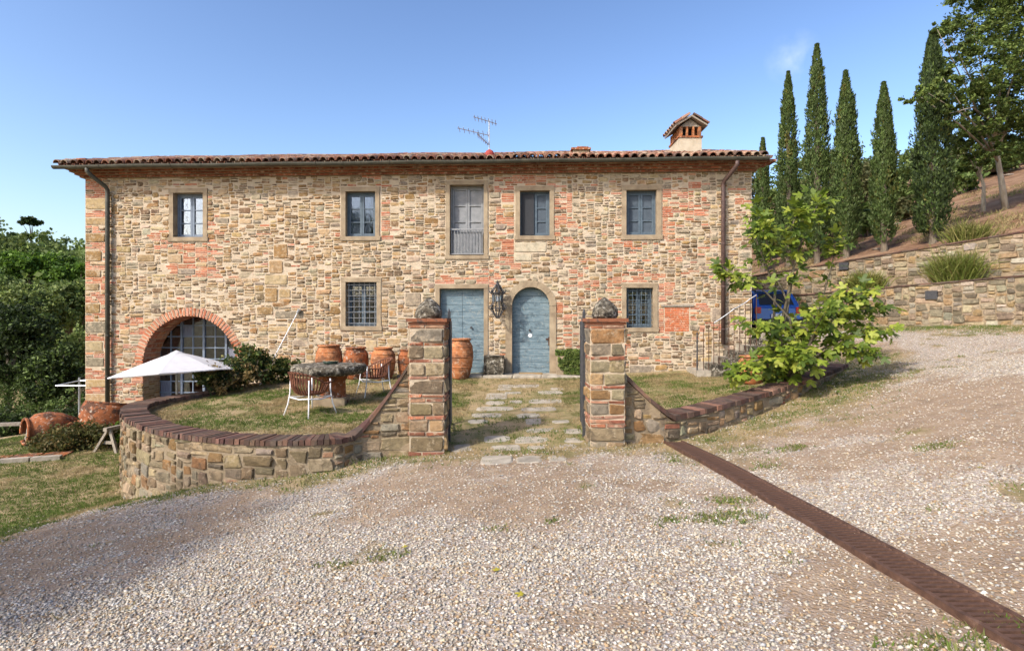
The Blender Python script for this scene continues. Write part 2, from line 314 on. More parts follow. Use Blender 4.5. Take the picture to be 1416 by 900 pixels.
# hillside retaining walls (right): line through RW0 along RWD, RWN points uphill
RW0 = np.array([13.85, 15.4]); RWD = np.array([-.536, .844]); RWN = np.array([.844, .536])
def rw_ts(x, y): dx = np.asarray(x, float) - RW0[0]; dy = np.asarray(y, float) - RW0[1]; return dx * RWD[0] + dy * RWD[1], dx * RWN[0] + dy * RWN[1]
def top1(t): return 1.9 + 1.17 - .048 * np.clip(t, -6, 14)
def top2(t): return 1.9 + 2.5 - .085 * np.clip(t, -6, 16)
def ground(x, y):
    x = np.asarray(x, float); y = np.asarray(y, float)
    r = np.hypot(x, y - 8); near = z_out(np.clip(x, -24, 18), np.clip(y, -10, 30))
    phi = np.arctan2(-x, np.maximum(y, 1e-3))                       # left side: valley, then the wooded hill
    far = -3.5 + .2 * np.clip(r - 40, 0, 55) + .02 * np.clip(r - 95, 0, 300) + 1.5 * (fbm(x * .05, y * .05) - .5)
    far = np.where(x < -2, far, np.where(y < 0, .5 + .01 * r, 1.3))
    w = sstep(17, 30, r); z = near * (1 - w) + far * w
    t, s = rw_ts(x, y)
    t1, t2 = top1(t), top2(t)
    hill = t2 + .30 * np.clip(s - 1.3, 0, 60) + .02 * np.clip(s - 61, 0, 400) + .5 * (fbm(x * .35, y * .35) - .5) * sstep(2, 6, s) + .12 * (fbm(x * 1.4, y * 1.4) - .5) * sstep(1.4, 3, s)
    zz = np.where(s > 1.18, hill, np.where(s > .2, t1 - .03, z))
    z = np.where((s > .2) & (x > 4), zz, z)
    ins = inside(x, y, YARD); z = np.where(ins, z_yard(x, y), z)
    return z
def gz(x, y): return float(ground(np.array([x]), np.array([y]))[0])

# ------------------------------------------------------------------ ground sheet
def axis(lo, hi, step, far_lo, far_hi):
    a = list(np.arange(lo, hi + 1e-6, step)); s = step
    while a[-1] < far_hi: s *= 1.22; a.append(a[-1] + s)
    s = step
    while a[0] > far_lo: s *= 1.22; a.insert(0, a[0] - s)
    return np.array(a)
GX = axis(-13.5, 17, .12, -700, 700); GY = axis(-1.5, 25, .12, -250, 900)
gx, gy = np.meshgrid(GX, GY); gzv = ground(gx, gy)
def zones(x, y):
    """R grass cover, G gravel cover, B leaf litter / bare earth of the hillside"""
    x = np.asarray(x, float); y = np.asarray(y, float)
    n1 = fbm(x * .9 + 5, y * .9); n2 = fbm(x * 2.6, y * 2.6 + 9); n3 = fbm(x * .35, y * .5 + 3, 3)
    ins = inside(x, y, YARD)
    lx = -5.75 - .22 * (y - 6.4) + .9 * (n1 - .5)                          # lawn edge on the left
    lawn = sstep(.25, -.35, x - lx) * sstep(2.5, 4.5, y + (n1 - .5))
    # grass verge at the foot of the walls
    dl = np.full(x.shape, 9.0); P = [(x_, y_) for x_, y_ in LWALL[:9]] + [(-1.25, 8.5)]
    P = LWALL[8::-1] + [(-1.25, 8.35), (1.4, 8.35)] + RWALL
    for (a, b) in zip(P[:-1], P[1:]):
        ax, ay = a; bx, by = b[0] - ax, b[1] - ay; tt = np.clip(((x - ax) * bx + (y - ay) * by) / (bx * bx + by * by), 0, 1)
        dl = np.minimum(dl, np.hypot(x - ax - tt * bx, y - ay - tt * by))
    verge = sstep(.95, .25, dl + 1.1 * (n2 - .5)) * .95
    verge = np.where(x > 2, sstep(1.9, .6, dl + 1.8 * (n1 - .5)), verge)
    t, s = rw_ts(x, y)
    foot = sstep(-2.6, -.9, s + 1.5 * (n1 - .5)) * (x > 5) * (s < .2)
    weeds = sstep(.70, .78, n2 * .7 + n1 * .35)
    grass = np.maximum.reduce([lawn, verge, foot, weeds * .8, ins * 1.0])
    grass = np.where(ins, 1.0, grass)
    gravel = np.where(ins, .05, 1) * (1 - .85 * np.clip(lawn + foot + .75 * verge, 0, 1)) * (1 - .9 * weeds)
    tracks = sstep(.54, .38, n3 + .6 * (n1 - .5) + .35 * (n2 - .5))                            # worn bare strips
    gravel = gravel * (1 - .72 * tracks)
    hill = (s > .2) & (x > 4)
    farw = sstep(20, 28, np.hypot(x, y - 8))
    grass = np.where(hill, .2 + .5 * sstep(.55, .7, n1), np.where(x < 0, np.maximum(grass, farw), grass)); gravel = np.where(hill, 0, gravel * (1 - farw))
    return np.clip(grass, 0, 1), np.clip(gravel, 0, 1), hill * 1.0
zr, zg, zb = zones(gx, gy)
micro = .03 * (fbm(gx * 1.3, gy * 1.3) - .5) + .012 * (fbm(gx * 5, gy * 5) - .5)
gzv = gzv + micro * (np.hypot(gx, gy) < 40)
ny, nx = gx.shape
gv = np.stack([gx, gy, gzv], 2).reshape(-1, 3)
ii = (np.arange(ny - 1)[:, None] * nx + np.arange(nx - 1)[None]).ravel()
gf = np.stack([ii, ii + 1, ii + nx + 1, ii + nx], 1)
me = bpy.data.meshes.new('ground'); me.vertices.add(len(gv)); me.vertices.foreach_set('co', gv.astype(np.float32).ravel())
me.loops.add(len(gf) * 4); me.loops.foreach_set('vertex_index', gf.astype(np.int32).ravel()); me.polygons.add(len(gf))
me.polygons.foreach_set('loop_start', np.arange(0, len(gf) * 4, 4, dtype=np.int32)); me.polygons.foreach_set('use_smooth', np.ones(len(gf), bool))
at = me.attributes.new('zone', 'FLOAT_COLOR', 'POINT'); at.data.foreach_set('color', np.stack([zr, zg, zb, np.ones_like(zr)], 2).astype(np.float32).ravel())
me.update(calc_edges=True)

def ground_material():
    m = bpy.data.materials.new('ground'); m.use_nodes = True; n, l = m.node_tree.nodes, m.node_tree.links
    b = n['Principled BSDF']; b.inputs['Roughness'].default_value = .95; b.inputs['Specular IOR Level'].default_value = .15
    tc = n.new('ShaderNodeTexCoord'); at = n.new('ShaderNodeAttribute'); at.attribute_name = 'zone'
    sp = n.new('ShaderNodeSeparateColor'); l.new(at.outputs['Color'], sp.inputs[0])
    def noise(s, d=6, r=.65):
        q = n.new('ShaderNodeTexNoise'); q.inputs['Scale'].default_value = s; q.inputs['Detail'].default_value = d; q.inputs['Roughness'].default_value = r; l.new(tc.outputs['Object'], q.inputs['Vector']); return q
    def ramp(src, els):
        q = n.new('ShaderNodeValToRGB'); e = q.color_ramp.elements
        while len(e) < len(els): e.new(.5)
        for a, (p, c) in zip(e, els): a.position = p; a.color = (*c, 1)
        l.new(src, q.inputs[0]); return q.outputs[0]
    def mix(f, a, bb):
        q = n.new('ShaderNodeMix'); q.data_type = 'RGBA'; l.new(f, q.inputs['Factor']); l.new(a, q.inputs['A']); l.new(bb, q.inputs['B']); return q.outputs['Result']
    def mrange(src, a, c):
        q = n.new('ShaderNodeMapRange'); q.inputs[1].default_value = a; q.inputs[2].default_value = c; l.new(src, q.inputs[0]); return q.outputs[0]
    v = n.new('ShaderNodeTexVoronoi'); v.inputs['Scale'].default_value = 42; l.new(tc.outputs['Object'], v.inputs['Vector'])
    sv = n.new('ShaderNodeSeparateColor'); l.new(v.outputs['Color'], sv.inputs[0])
    peb = ramp(sv.outputs[0], [(0, lin((144, 124, 100))), (.25, lin((178, 164, 144))), (.5, lin((206, 196, 184))), (.75, lin((170, 164, 160))), (1, lin((226, 216, 204)))])
    dirt = ramp(noise(3.2).outputs['Fac'], [(.25, lin((128, 104, 78))), (.5, lin((160, 134, 104))), (.75, lin((184, 162, 132)))])
    fine = noise(70, 3)
    gm = n.new('ShaderNodeMath'); gm.operation = 'MULTIPLY'; l.new(sp.outputs[1], gm.inputs[0]); l.new(mrange(fine.outputs['Fac'], .38, .52), gm.inputs[1])
    base = mix(gm.outputs[0], dirt, peb)
    gr = ramp(noise(1.6, 8, .7).outputs['Fac'], [(.3, lin((96, 102, 54))), (.4, lin((130, 126, 80))), (.52, lin((166, 148, 108))), (.68, lin((190, 166, 128)))])
    gsm = n.new('ShaderNodeMath'); gsm.operation = 'MULTIPLY'; l.new(sp.outputs[0], gsm.inputs[0]); l.new(mrange(noise(22, 5, .75).outputs['Fac'], .3, .48), gsm.inputs[1])
    base = mix(gsm.outputs[0], base, gr)
    hl = ramp(noise(1.1, 9, .72).outputs['Fac'], [(.3, lin((84, 62, 46))), (.45, lin((128, 98, 74))), (.6, lin((160, 130, 102))), (.75, lin((120, 112, 72)))])
    base = mix(sp.outputs[2], base, hl)
    l.new(base, b.inputs['Base Color'])
    ad = n.new('ShaderNodeMath'); ad.operation = 'ADD'; l.new(noise(30, 8, .75).outputs['Fac'], ad.inputs[0]); l.new(v.outputs['Distance'], ad.inputs[1])
    bp = n.new('ShaderNodeBump'); bp.inputs['Strength'].default_value = .7; bp.inputs['Distance'].default_value = .018
    l.new(ad.outputs[0], bp.inputs['Height']); l.new(bp.outputs[0], b.inputs['Normal'])
    return m
me.materials.append(ground_material())
go = bpy.data.objects.new('ground', me); COL.objects.link(go); tag(go, 'sloping ground of gravel drive, dry lawn and brown hillside', 'ground', kind='structure')

# bilinear height lookup on the near grid, for scattering
def gh(x, y):
    i = np.clip(np.searchsorted(GX, x) - 1, 0, nx - 2); j = np.clip(np.searchsorted(GY, y) - 1, 0, ny - 2)
    fx = (x - GX[i]) / (GX[i + 1] - GX[i]); fy = (y - GY[j]) / (GY[j + 1] - GY[j])
    return (gzv[j, i] * (1 - fx) + gzv[j, i + 1] * fx) * (1 - fy) + (gzv[j + 1, i] * (1 - fx) + gzv[j + 1, i + 1] * fx) * fy

# ------------------------------------------------------------------ loose gravel (uncountable): one mesh of small stones
rs = np.random.RandomState(11)
def scatter(n, x0, x1, y0, y1):
    x = rs.uniform(x0, x1, n); y = rs.uniform(y0, y1, n); return x, y
px_, py_, sz_ = [], [], []
def band(n, y0, y1, smin, smax, xl=None, xr=None):
    y = rs.uniform(y0, y1, n); lo = -.98 * y - .4 if xl is None else np.maximum(xl, -.98 * y - .4); hi = .98 * y + .4 if xr is None else np.minimum(xr, .98 * y + .4)
    x = lo + (hi - lo) * rs.rand(n); _, g, _ = zones(x, y)
    k = rs.rand(n) < (.1 + g ** 1.3)
    x, y = x[k], y[k]; px_.append(x); py_.append(y); sz_.append(smin + (smax - smin) * rs.rand(len(x)) ** 2.2)
band(46000, 2.2, 4.2, .008, .026); band(50000, 4.0, 6.4, .010, .027); band(38000, 6.2, 9.2, .012, .029, xl=-7.5); band(60000, 9, 19, .014, .03, xl=2.5)
X = np.concatenate(px_); Y = np.concatenate(py_); SZ = np.concatenate(sz_)
k = ~((np.abs(X - (2.42 + (8.5 - Y) * .024)) < .17) & (Y < 8.6) & (rs.rand(len(X)) < .955)); X, Y, SZ = X[k], Y[k], SZ[k]
k = ~inside(X, Y, YARD) & (rw_ts(X, Y)[1] < 0); X, Y, SZ = X[k], Y[k], SZ[k]
N = len(X)
# squashed irregular octahedra with a split waist: 8 verts, 12 tris
base = np.array([[0, 0, 1], [1, 0, .1], [.5, .87, -.1], [-.5, .87, .12], [-1, 0, -.08], [-.5, -.87, .1], [.5, -.87, -.1], [0, 0, -1]], float)
bf = np.array([[0, 1, 2], [0, 2, 3], [0, 3, 4], [0, 4, 5], [0, 5, 6], [0, 6, 1], [7, 2, 1], [7, 3, 2], [7, 4, 3], [7, 5, 4], [7, 6, 5], [7, 1, 6]])
V = base[None] * (1 + .45 * (rs.rand(N, 8, 3) - .5)); V[:, 0, :2] += .5 * (rs.rand(N, 2) - .5)
V *= np.stack([rs.uniform(.75, 1.25, N), rs.uniform(.7, 1.1, N), rs.uniform(.4, .75, N)], 1)[:, None]
a = rs.uniform(0, 6.28, N); ca, sa = np.cos(a), np.sin(a); tl = rs.uniform(-.4, .4, N)
vx = V[..., 0] * ca[:, None] - V[..., 1] * sa[:, None]; vy = V[..., 0] * sa[:, None] + V[..., 1] * ca[:, None]; vz = V[..., 2] + vx * tl[:, None]
V = np.stack([vx, vy, vz], 2) * SZ[:, None, None] * .62; V += np.stack([X, Y, gh(X, Y) + SZ * .2], 1)[:, None]
pal = np.array([lin(c) for c in ((212, 203, 184), (194, 184, 164), (178, 170, 155), (226, 218, 203), (202, 184, 152), (182, 154, 118), (158, 152, 142), (182, 182, 178), (142, 122, 98))])
pc = pal[rs.choice(len(pal), N, p=[.2, .17, .14, .14, .12, .09, .06, .04, .04])] * rs.uniform(.75, 1.1, (N, 1))
me = bpy.data.meshes.new('gravel'); me.vertices.add(N * 8); me.vertices.foreach_set('co', V.astype(np.float32).ravel())
F = (bf[None] + (np.arange(N) * 8)[:, None, None]).reshape(-1, 3)
me.loops.add(len(F) * 3); me.loops.foreach_set('vertex_index', F.astype(np.int32).ravel()); me.polygons.add(len(F)); me.polygons.foreach_set('loop_start', np.arange(0, len(F) * 3, 3, dtype=np.int32))
at = me.attributes.new('Col', 'FLOAT_COLOR', 'FACE'); at.data.foreach_set('color', np.concatenate([np.repeat(pc, 12, 0), np.ones((N * 12, 1))], 1).astype(np.float32).ravel())
me.update(calc_edges=True); me.materials.append(M['pebble'])
o = bpy.data.objects.new('gravel', me); COL.objects.link(o); tag(o, 'pale loose gravel stones strewn over the sloping drive', 'gravel', kind='stuff')

# ------------------------------------------------------------------ grass blades (uncountable)
def grass(name, label, x, y, hmin, hmax, per, spread, greenf, z0=0.0, width=.006):
    n = len(x); X = np.repeat(x, per) + rs.normal(0, spread, n * per); Y = np.repeat(y, per) + rs.normal(0, spread, n * per); m = n * per
    h = np.repeat(rs.uniform(hmin, hmax, n), per) * rs.uniform(.5, 1.15, m); a = rs.uniform(0, 6.28, m); lean = rs.normal(0, .55, (m, 2)) * h[:, None]
    Z = gh(X, Y) + z0 - .005; wv = np.stack([np.cos(a), np.sin(a)], 1) * (width * rs.uniform(.7, 1.5, m))[:, None]
    V = np.zeros((m, 3, 3)); V[:, 0, :2] = np.stack([X, Y], 1) - wv; V[:, 1, :2] = np.stack([X, Y], 1) + wv; V[:, 2, :2] = np.stack([X, Y], 1) + lean
    V[:, 0, 2] = V[:, 1, 2] = Z; V[:, 2, 2] = Z + h
    gcol = np.array(lin((94, 120, 44))); dcol = np.array(lin((198, 176, 130))); dk = np.array(lin((146, 126, 88)))
    g = np.clip(np.repeat(greenf, per) + rs.normal(0, .18, m), 0, 1)[:, None]; c = (dcol * .6 + dk * .4) * (1 - g) + gcol * g; c = c * rs.uniform(.7, 1.25, (m, 1))
    o = addquads(name, V, 'blade', cols=c, nper=3); return tag(o, label, 'grass', kind='stuff')
def pick(n, x0, x1, y0, y1, cond):
    x, y = scatter(n, x0, x1, y0, y1); k = cond(x, y); return x[k], y[k]
PATCHY = lambda x, y: fbm(x * 1.1 + 40, y * 1.1 + 7)
def in_yard(x, y): return inside(x, y, YARD) & (y < 15.3 + .0 * x) & (rs.rand(len(x)) < sstep(.25, .5, fbm(x * 2.1, y * 2.1)) * .9 + .1)
x, y = pick(30000, -7.4, 7.3, 8.7, 15.2, in_yard)
k = ~((np.abs(x - .1) < 1.0) & (rs.rand(len(x)) < .78)); x, y = x[k], y[k]
grass('courtyard_grass', 'short dry patchy grass growing over the courtyard terrace', x, y, .02, .065, 8, .035, sstep(.4, .6, PATCHY(x, y)) * .95)
def in_lawn(x, y):
    g, gr, _ = zones(x, y); return ~inside(x, y, YARD) & (x < -5.2 - .2 * (y - 6.4)) & (rs.rand(len(x)) < g)
x, y = pick(26000, -14, -5, 4.5, 16, in_lawn)
grass('lawn_grass', 'mown green and straw coloured lawn grass below the curved terrace wall', x, y, .02, .065, 8, .04, sstep(.24, .46, PATCHY(x, y)) * .95)
def in_verge(x, y):
    g, gr, _ = zones(x, y); t, s = rw_ts(x, y); return ~inside(x, y, YARD) & (x > -5.4) & (s < 0) & (rs.rand(len(x)) < g * .8) & (np.abs(x) < .98 * y) & ~((np.abs(x - 2.5) < .3) & (y < 8.6))
x, y = pick(60000, -5.4, 13.5, 2.6, 22, in_verge)
grass('verge_grass', 'straggling verge grass and weeds between the drive and the walls', x, y, .02, .07, 7, .045, sstep(.34, .54, PATCHY(x, y)) * .9)
def in_weed(x, y):
    w = np.zeros(len(x), bool)
    for (a, b, r) in ((3.05 / 1.25, 5.3 / 1.1, .0), (1.85, 4.9, .34), (2.05, 5.35, .25), (1.35, 4.85, .16), (-.1, 4.8, .12), (-.95, 4.35, .16), (-1.35, 4.3, .13), (2.1, 2.75, .34), (2.45, 2.95, .25), (3.5, 7.2, .3), (2.9, 6.4, .2), (4.6, 6.2, .25), (.35, 4.9, .1)):
        w |= (np.hypot(x - a, (y - b) * 1.6) < r * rs.uniform(.2, 1.2, len(x)))
    return w
x, y = pick(26000, -2, 5, 2.4, 8, in_weed)
grass('weed_patches', 'small green weeds sprouting through the gravel', x, y, .015, .05, 7, .03, .55 + .35 * (rs.rand(len(x))), width=.008)

# ------------------------------------------------------------------ masonry: pack irregular stones and bricks into a cell grid
def pack(occ, sizer, rng):
    nv, nu = len(occ), len(occ[0]); out = []; joint = [bytearray(nu + 1) for _ in range(nv)]
    for j in range(nv):
        row = occ[j]; i = 0
        while i < nu:
            if row[i]: i += 1; continue
            w, h, ty = sizer(i, j, rng)
            a = 0
            while a < w + 3 and i + a < nu and not row[i + a]: a += 1
            if a < 3: row[i:i + a] = b'\x01' * a; i += a; continue      # a chink left to the mortar
            if a <= w + 2: w = a                              # swallow a thin leftover
            w = min(w, a)
            if j > 0 and w < a and joint[j - 1][i + w]:              # break the bond: no joint above a joint
                for dw in (1, -1, 2, -2):
                    if 2 <= w + dw <= a and w + dw not in (a - 1, a - 2) and not joint[j - 1][i + w + dw]: w += dw; break
            h = min(h, max(2, int(w * 1.4)))                           # stones lie on their beds
            hh = 1
            while hh < h and j + hh < nv and not any(occ[j + hh][i:i + w]): hh += 1
            h = hh
            for q in range(h): occ[j + q][i:i + w] = b'\x01' * w; joint[j + q][i] = 1; joint[j + q][i + w] = 1
            out.append((i, j, w, h, ty)); i += w
    return out
def stone_mesh(w, h, p, rng, rough=.13, cut=(.15, .42), inset=.02, tilt=.08):
    """irregular eight-sided block, local (a, b, d)"""
    x, y = w / 2, h / 2; m = min(w, h); P = []
    for sx, sy, order in ((-1, -1, 0), (1, -1, 1), (1, 1, 0), (-1, 1, 1)):
        c1, c2 = rng.uniform(*cut) * m, rng.uniform(*cut) * m
        A = (sx * x, sy * (y - c1)); B = (sx * (x - c2), sy * y)
        P += [A, B] if order == 0 else [B, A]
    P = [(a + rng.uniform(-rough, rough) * m * .6, b + rng.uniform(-rough, rough) * m * .6) for a, b in P]
    tx, ty = rng.uniform(-tilt, tilt), rng.uniform(-tilt, tilt); n = 8
    s1, s2 = 1 - 2 * inset / max(w, .05), 1 - 2 * inset / max(h, .05); s1, s2 = max(s1, .5), max(s2, .45)
    V = [(a, b, -.03) for a, b in P] + [(a * .99, b * .99, p * .45 + (a * tx + b * ty) * .5) for a, b in P] + [(a * s1, b * s2, p * rng.uniform(.8, 1.1) + a * tx + b * ty) for a, b in P] + [(rng.uniform(-.1, .1) * w, rng.uniform(-.1, .1) * h, p * rng.uniform(.95, 1.35))]
    F = []
    for i in range(n):
        k = (i + 1) % n; F += [(i, k, n + k, n + i), (n + i, n + k, 2 * n + k, 2 * n + i), (2 * n + i, 2 * n + k, 3 * n)]
    return V, F
def brick_mesh(w, h, p, rng, rough=.004):
    j = lambda: rng.uniform(-rough, rough); x, y = w / 2, h / 2; b = .006
    Q = [(-x + j(), -y + j()), (x + j(), -y + j()), (x + j(), y + j()), (-x + j(), y + j())]
    V = [(a, c, -.03) for a, c in Q] + [(a, c, p - b) for a, c in Q] + [(a * (1 - 2 * b / w), c * (1 - 2 * b / h), p + j()) for a, c in Q]
    F = [(8, 9, 10, 11)]
    for i in range(4): k = (i + 1) % 4; F += [(i, k, 4 + k, 4 + i), (4 + i, 4 + k, 8 + k, 8 + i)]
    return V, F
def lay(items, parent, fn, limit=300, eye=(0, 0, 1.9), weathered=False):
    """items: (kind, a, b, rot, V, F, colour); the largest in view become objects, the rest one joined stuff part per kind"""
    for kind, mat in (('stone', 'stone'), ('brick', 'brick'), ('block', 'stone')):
        L = []; mat = mat + '_weathered' if weathered else mat
        for it in items:
            if it[0] != kind: continue
            c = fn(it[1], it[2], 0); dist2 = sum((p - q) ** 2 for p, q in zip(c, eye)); ar = it[7]
            vis = ar / dist2 * (1 if abs(c[0]) < c[1] * .92 else .02); L.append((vis, it))
        L.sort(key=lambda q: -q[0]); rest = MB()
        for i, (_, (kd, a, b, rot, V, F, col, ar)) in enumerate(L):
            cs, sn = math.cos(rot), math.sin(rot)
            W_ = [fn(a + x * cs - y * sn, b + x * sn + y * cs, d) for x, y, d in V]
            if i < limit: addmesh(kind, W_, F, mat, parent, [col] * len(F))
            else: rest.add(W_, F, col)
        if rest.v: tag(rest.build(kind + '_infill', mat, parent, col=True), kind='stuff')

OCHRE = [lin(c) for c in ((182, 152, 108), (166, 132, 88), (192, 168, 128), (154, 120, 76), (186, 160, 120), (174, 146, 106))]
GREY = [lin(c) for c in ((164, 150, 126), (144, 132, 112), (182, 166, 138), (158, 142, 116), (190, 176, 150))]
BROWN = [lin(c) for c in ((136, 110, 80), (122, 100, 76), (146, 120, 90))]
BRICKC = [lin(c) for c in ((200, 130, 98), (188, 116, 82), (208, 148, 116), (178, 106, 74), (202, 140, 104), (188, 134, 108))]
DARKS = [lin(c) for c in ((154, 134, 102), (140, 122, 94), (162, 144, 112), (130, 112, 84), (168, 148, 116), (150, 116, 76), (146, 136, 116), (122, 108, 86))]

# ------------------------------------------------------------------ the farmhouse
HU0, HU1 = FP(118, 300)[0], FP(1040, 300)[0]; HZ0, HZ1 = -1.5, 5.9
house = root('farmhouse', FU((HU0 + HU1) / 2, -1.3, -4), 'long two storey stone farmhouse with blue doors and tiled roof', 'house')
CUu, CV = .05, .03
NU, NV = int((HU1 - HU0) / CUu), int((HZ1 - HZ0) / CV)
occ = [bytearray(NU) for _ in range(NV)]
backing_block = [bytearray(NU) for _ in range(NV)]
def cell(u, z): return (u - HU0) / CUu, (z - HZ0) / CV
def block(u0, u1, z0, z1, backing=True, shape=None):
    i0, j0 = cell(u0, z0); i1, j1 = cell(u1, z1)
    for j in range(max(0, math.floor(j0 + .2)), min(NV, math.ceil(j1 - .2))):
        for i in range(max(0, math.floor(i0 + .2)), min(NU, math.ceil(i1 - .2))):
            if shape and not shape(HU0 + (i + .5) * CUu, HZ0 + (j + .5) * CV): continue
            occ[j][i] = 1
            if backing: backing_block[j][i] = 1
def prect(x0, y0, x1, y1, d=0): u0, z1 = FP(x0, y0, d); u1, z0 = FP(x1, y1, d); return u0, u1, z0, z1

WIN = {}     # name: inner rectangle, frame width
def opening(x0, y0, x1, y1, fw=.13, fb=None):
    u0, u1, z0, z1 = prect(x0, y0, x1, y1); fb = fw if fb is None else fb
    block(u0 - fw, u1 + fw, z0 - fb, z1 + fw, backing=False); 
    i0, j0 = cell(u0, z0); i1, j1 = cell(u1, z1)
    for j in range(max(0, math.floor(j0)), min(NV, math.ceil(j1))):
        for i in range(max(0, math.floor(i0)), min(NU, math.ceil(i1))): backing_block[j][i] = 1
    return u0, u1, z0, z1
W1 = opening(240, 267, 281, 328); W2 = opening(478, 265, 519, 327); W3 = opening(622, 256, 669, 354, .12, .14)
W4 = opening(719, 264, 760, 326); W5 = opening(866, 263, 908, 325); G1 = opening(478, 390, 521, 451); G2 = opening(866, 398, 903, 453)
D1 = opening(608, 399, 669, 518, .12, 0)
# arched door: centre, half width, springing
d2u0, d2u1, d2z0, d2top = prect(708, 397, 760, 518); D2C, D2H = (d2u0 + d2u1) / 2, (d2u1 - d2u0) / 2; D2S = d2top - D2H; D2F = .18
def arch_in(c, h, s, r_extra=0):
    return lambda u, z: (abs(u - c) < h + r_extra and z <= s) or ((u - c) ** 2 + (z - s) ** 2 < (h + r_extra) ** 2)
block(D2C - 1, D2C + 1, d2z0 - .1, d2top + .4, False, arch_in(D2C, D2H, D2S, D2F - .03))
for j in range(NV):
    for i in range(NU):
        u, z = HU0 + (i + .5) * CUu, HZ0 + (j + .5) * CV
        if d2z0 - .1 < z < d2top + .1 and abs(u - D2C) < 1 and arch_in(D2C, D2H, D2S, .03)(u, z): backing_block[j][i] = 1
# big brick arch on the left
_, AZT = FP(262, 437); AU0, AU1 = FP(198, 480)[0], FP(326, 480)[0]; AC, AH = (AU0 + AU1) / 2, (AU1 - AU0) / 2; AS = AZT - AH; ARING = .24
for j in range(NV):
    for i in range(NU):
        u, z = HU0 + (i + .5) * CUu, HZ0 + (j + .5) * CV
        if abs(u - AC) < AH + .5:
            if arch_in(AC, AH, AS, ARING - .02)(u, z) and z > AS: occ[j][i] = 1
            if arch_in(AC, AH, AS, 0)(u, z): occ[j][i] = 1
            if arch_in(AC, AH, AS, .035)(u, z): backing_block[j][i] = 1
# bricked-up niche and pale slabs
NI = prect(919, 424, 953, 459); block(*NI, backing=False)
SL = [prect(711, 335, 756, 349), prect(711, 351, 736, 361), prect(690, 300, 690.5, 300.5)][:2]
for q in SL: block(*q, backing=False)
# big dressed stones: quoins on the left corner, a slanting seam of blocks
BIGS = []
qz = .0; rng = random.Random(5); z = HZ0
while z < HZ1 - .3:
    h = rng.uniform(.18, .32); L = rng.uniform(.42, .66)
    BIGS.append((HU0 + .005, HU0 + L, z, z + h)); z += h + rng.choice([.18, .24, .3, .36])
for (x0, y0, x1, y1) in ((378, 338, 398, 358), (372, 360, 392, 378), (366, 380, 398, 394), (366, 398, 384, 418), (386, 400, 402, 412), (355, 424, 378, 436), (380, 430, 420, 440), (300, 455, 352, 466), (330, 470, 372, 482), (232, 352, 252, 364), (246, 372, 270, 380), (190, 352, 214, 362), (560, 405, 582, 424), (505, 470, 522, 486), (1008, 412, 1040, 420), (984, 425, 1008, 444), (870, 505, 905, 520)):
    BIGS.append(prect(x0, y0, x1, y1))
items = []; rng = random.Random(21)
for q in BIGS:
    i0, j0 = cell(q[0], q[2]); i1, j1 = cell(q[1], q[3])
    if any(any(occ[j][max(0, int(i0)):int(i1) + 1]) for j in range(max(0, int(j0)), min(NV, int(j1) + 1))): continue
    block(*q, backing=False); w, h = q[1] - q[0] - .02, q[3] - q[2] - .02
    V, F = stone_mesh(w, h, .02, rng, .04, (.04, .12), .015, .02)
    items.append(('stone', (q[0] + q[1]) / 2, (q[2] + q[3]) / 2, 0, V, F, jit(rng.choice(OCHRE + GREY[:2]), rng, .12), w * h))
BRP = [(prect(230, 334, 298, 386), .75), (prect(205, 318, 234, 346), .6), (prect(284, 300, 298, 340), .7), (prect(463, 278, 477, 332), .75), (prect(522, 275, 538, 335), .7), (prect(480, 245, 530, 262), .6),
       (prect(676, 248, 716, 375), .6), (prect(762, 268, 786, 345), .65), (prect(695, 244, 765, 262), .75), (prect(855, 262, 864, 335), .8), (prect(912, 262, 922, 335), .8), (prect(922, 268, 960, 300), .55), (prect(950, 248, 975, 300), .5),
       (prect(768, 335, 866, 500), .26), (prect(905, 380, 920, 470), .8), (prect(866, 378, 906, 394), .7), (prect(953, 420, 985, 460), .6), (prect(848, 384, 864, 462), .6), (prect(600, 386, 690, 397), .85), (prect(118, 240, 146, 560), .8),
       (prect(150, 440, 196, 556), .45), (prect(768, 420, 780, 500), .5), (prect(1005, 262, 1020, 300), .5), (prect(690, 250, 990, 560), .07), (prect(640, 356, 706, 396), .3), (prect(325, 470, 345, 490), .5)]
def house_size(i, j, r):
    u, z = HU0 + i * CUu, HZ0 + j * CV; pb = .02
    for (a, b, c, d), p in BRP:
        if a <= u <= b and c <= z <= d: pb = max(pb, p)
    if r.random() < pb: return (r.choice([5, 5, 6, 3]), 2, 'brick')
    big = 1.08 if u < -5 else (.9 if u > 1 else 1.0)
    t = r.random()
    if t < .4: w, h = r.randint(3, 5), 2
    elif t < .9: w, h = r.randint(3, 6), r.randint(2, 4)
    else: w, h = r.randint(5, 8), r.randint(4, 6)
    return (max(2, round(w * big)), max(2, round(h * big)), 'stone')
for (i, j, w, h, ty) in pack(occ, house_size, rng):
    a, b = HU0 + (i + w / 2) * CUu, HZ0 + (j + h / 2) * CV; ww, hh = w * CUu, h * CV
    if ty == 'brick' and h == 2 and w > 2:
        V, F = brick_mesh(ww - .012, hh - .011, rng.uniform(.004, .012), rng); col = jit(rng.choice(BRICKC), rng, .16); items.append(('brick', a, b, rng.uniform(-.02, .02), V, F, col, ww * hh * .5))
    else:
        if min(ww, hh) < .065 and rng.random() < .3: continue           # left to the mortar
        g = rng.uniform(.018, .042); V, F = stone_mesh(max(.03, ww - g), max(.022, hh - g * .8), rng.uniform(.008, .03), rng, .24, (.08, .36))
        t = rng.random(); left = a < -3.5
        col = rng.choice(OCHRE if t < (.6 if left else .36) else GREY if t < .84 else BROWN)
        items.append(('stone', a, b, rng.uniform(-.07, .07), V, F, jit(col, rng, .16), ww * hh))
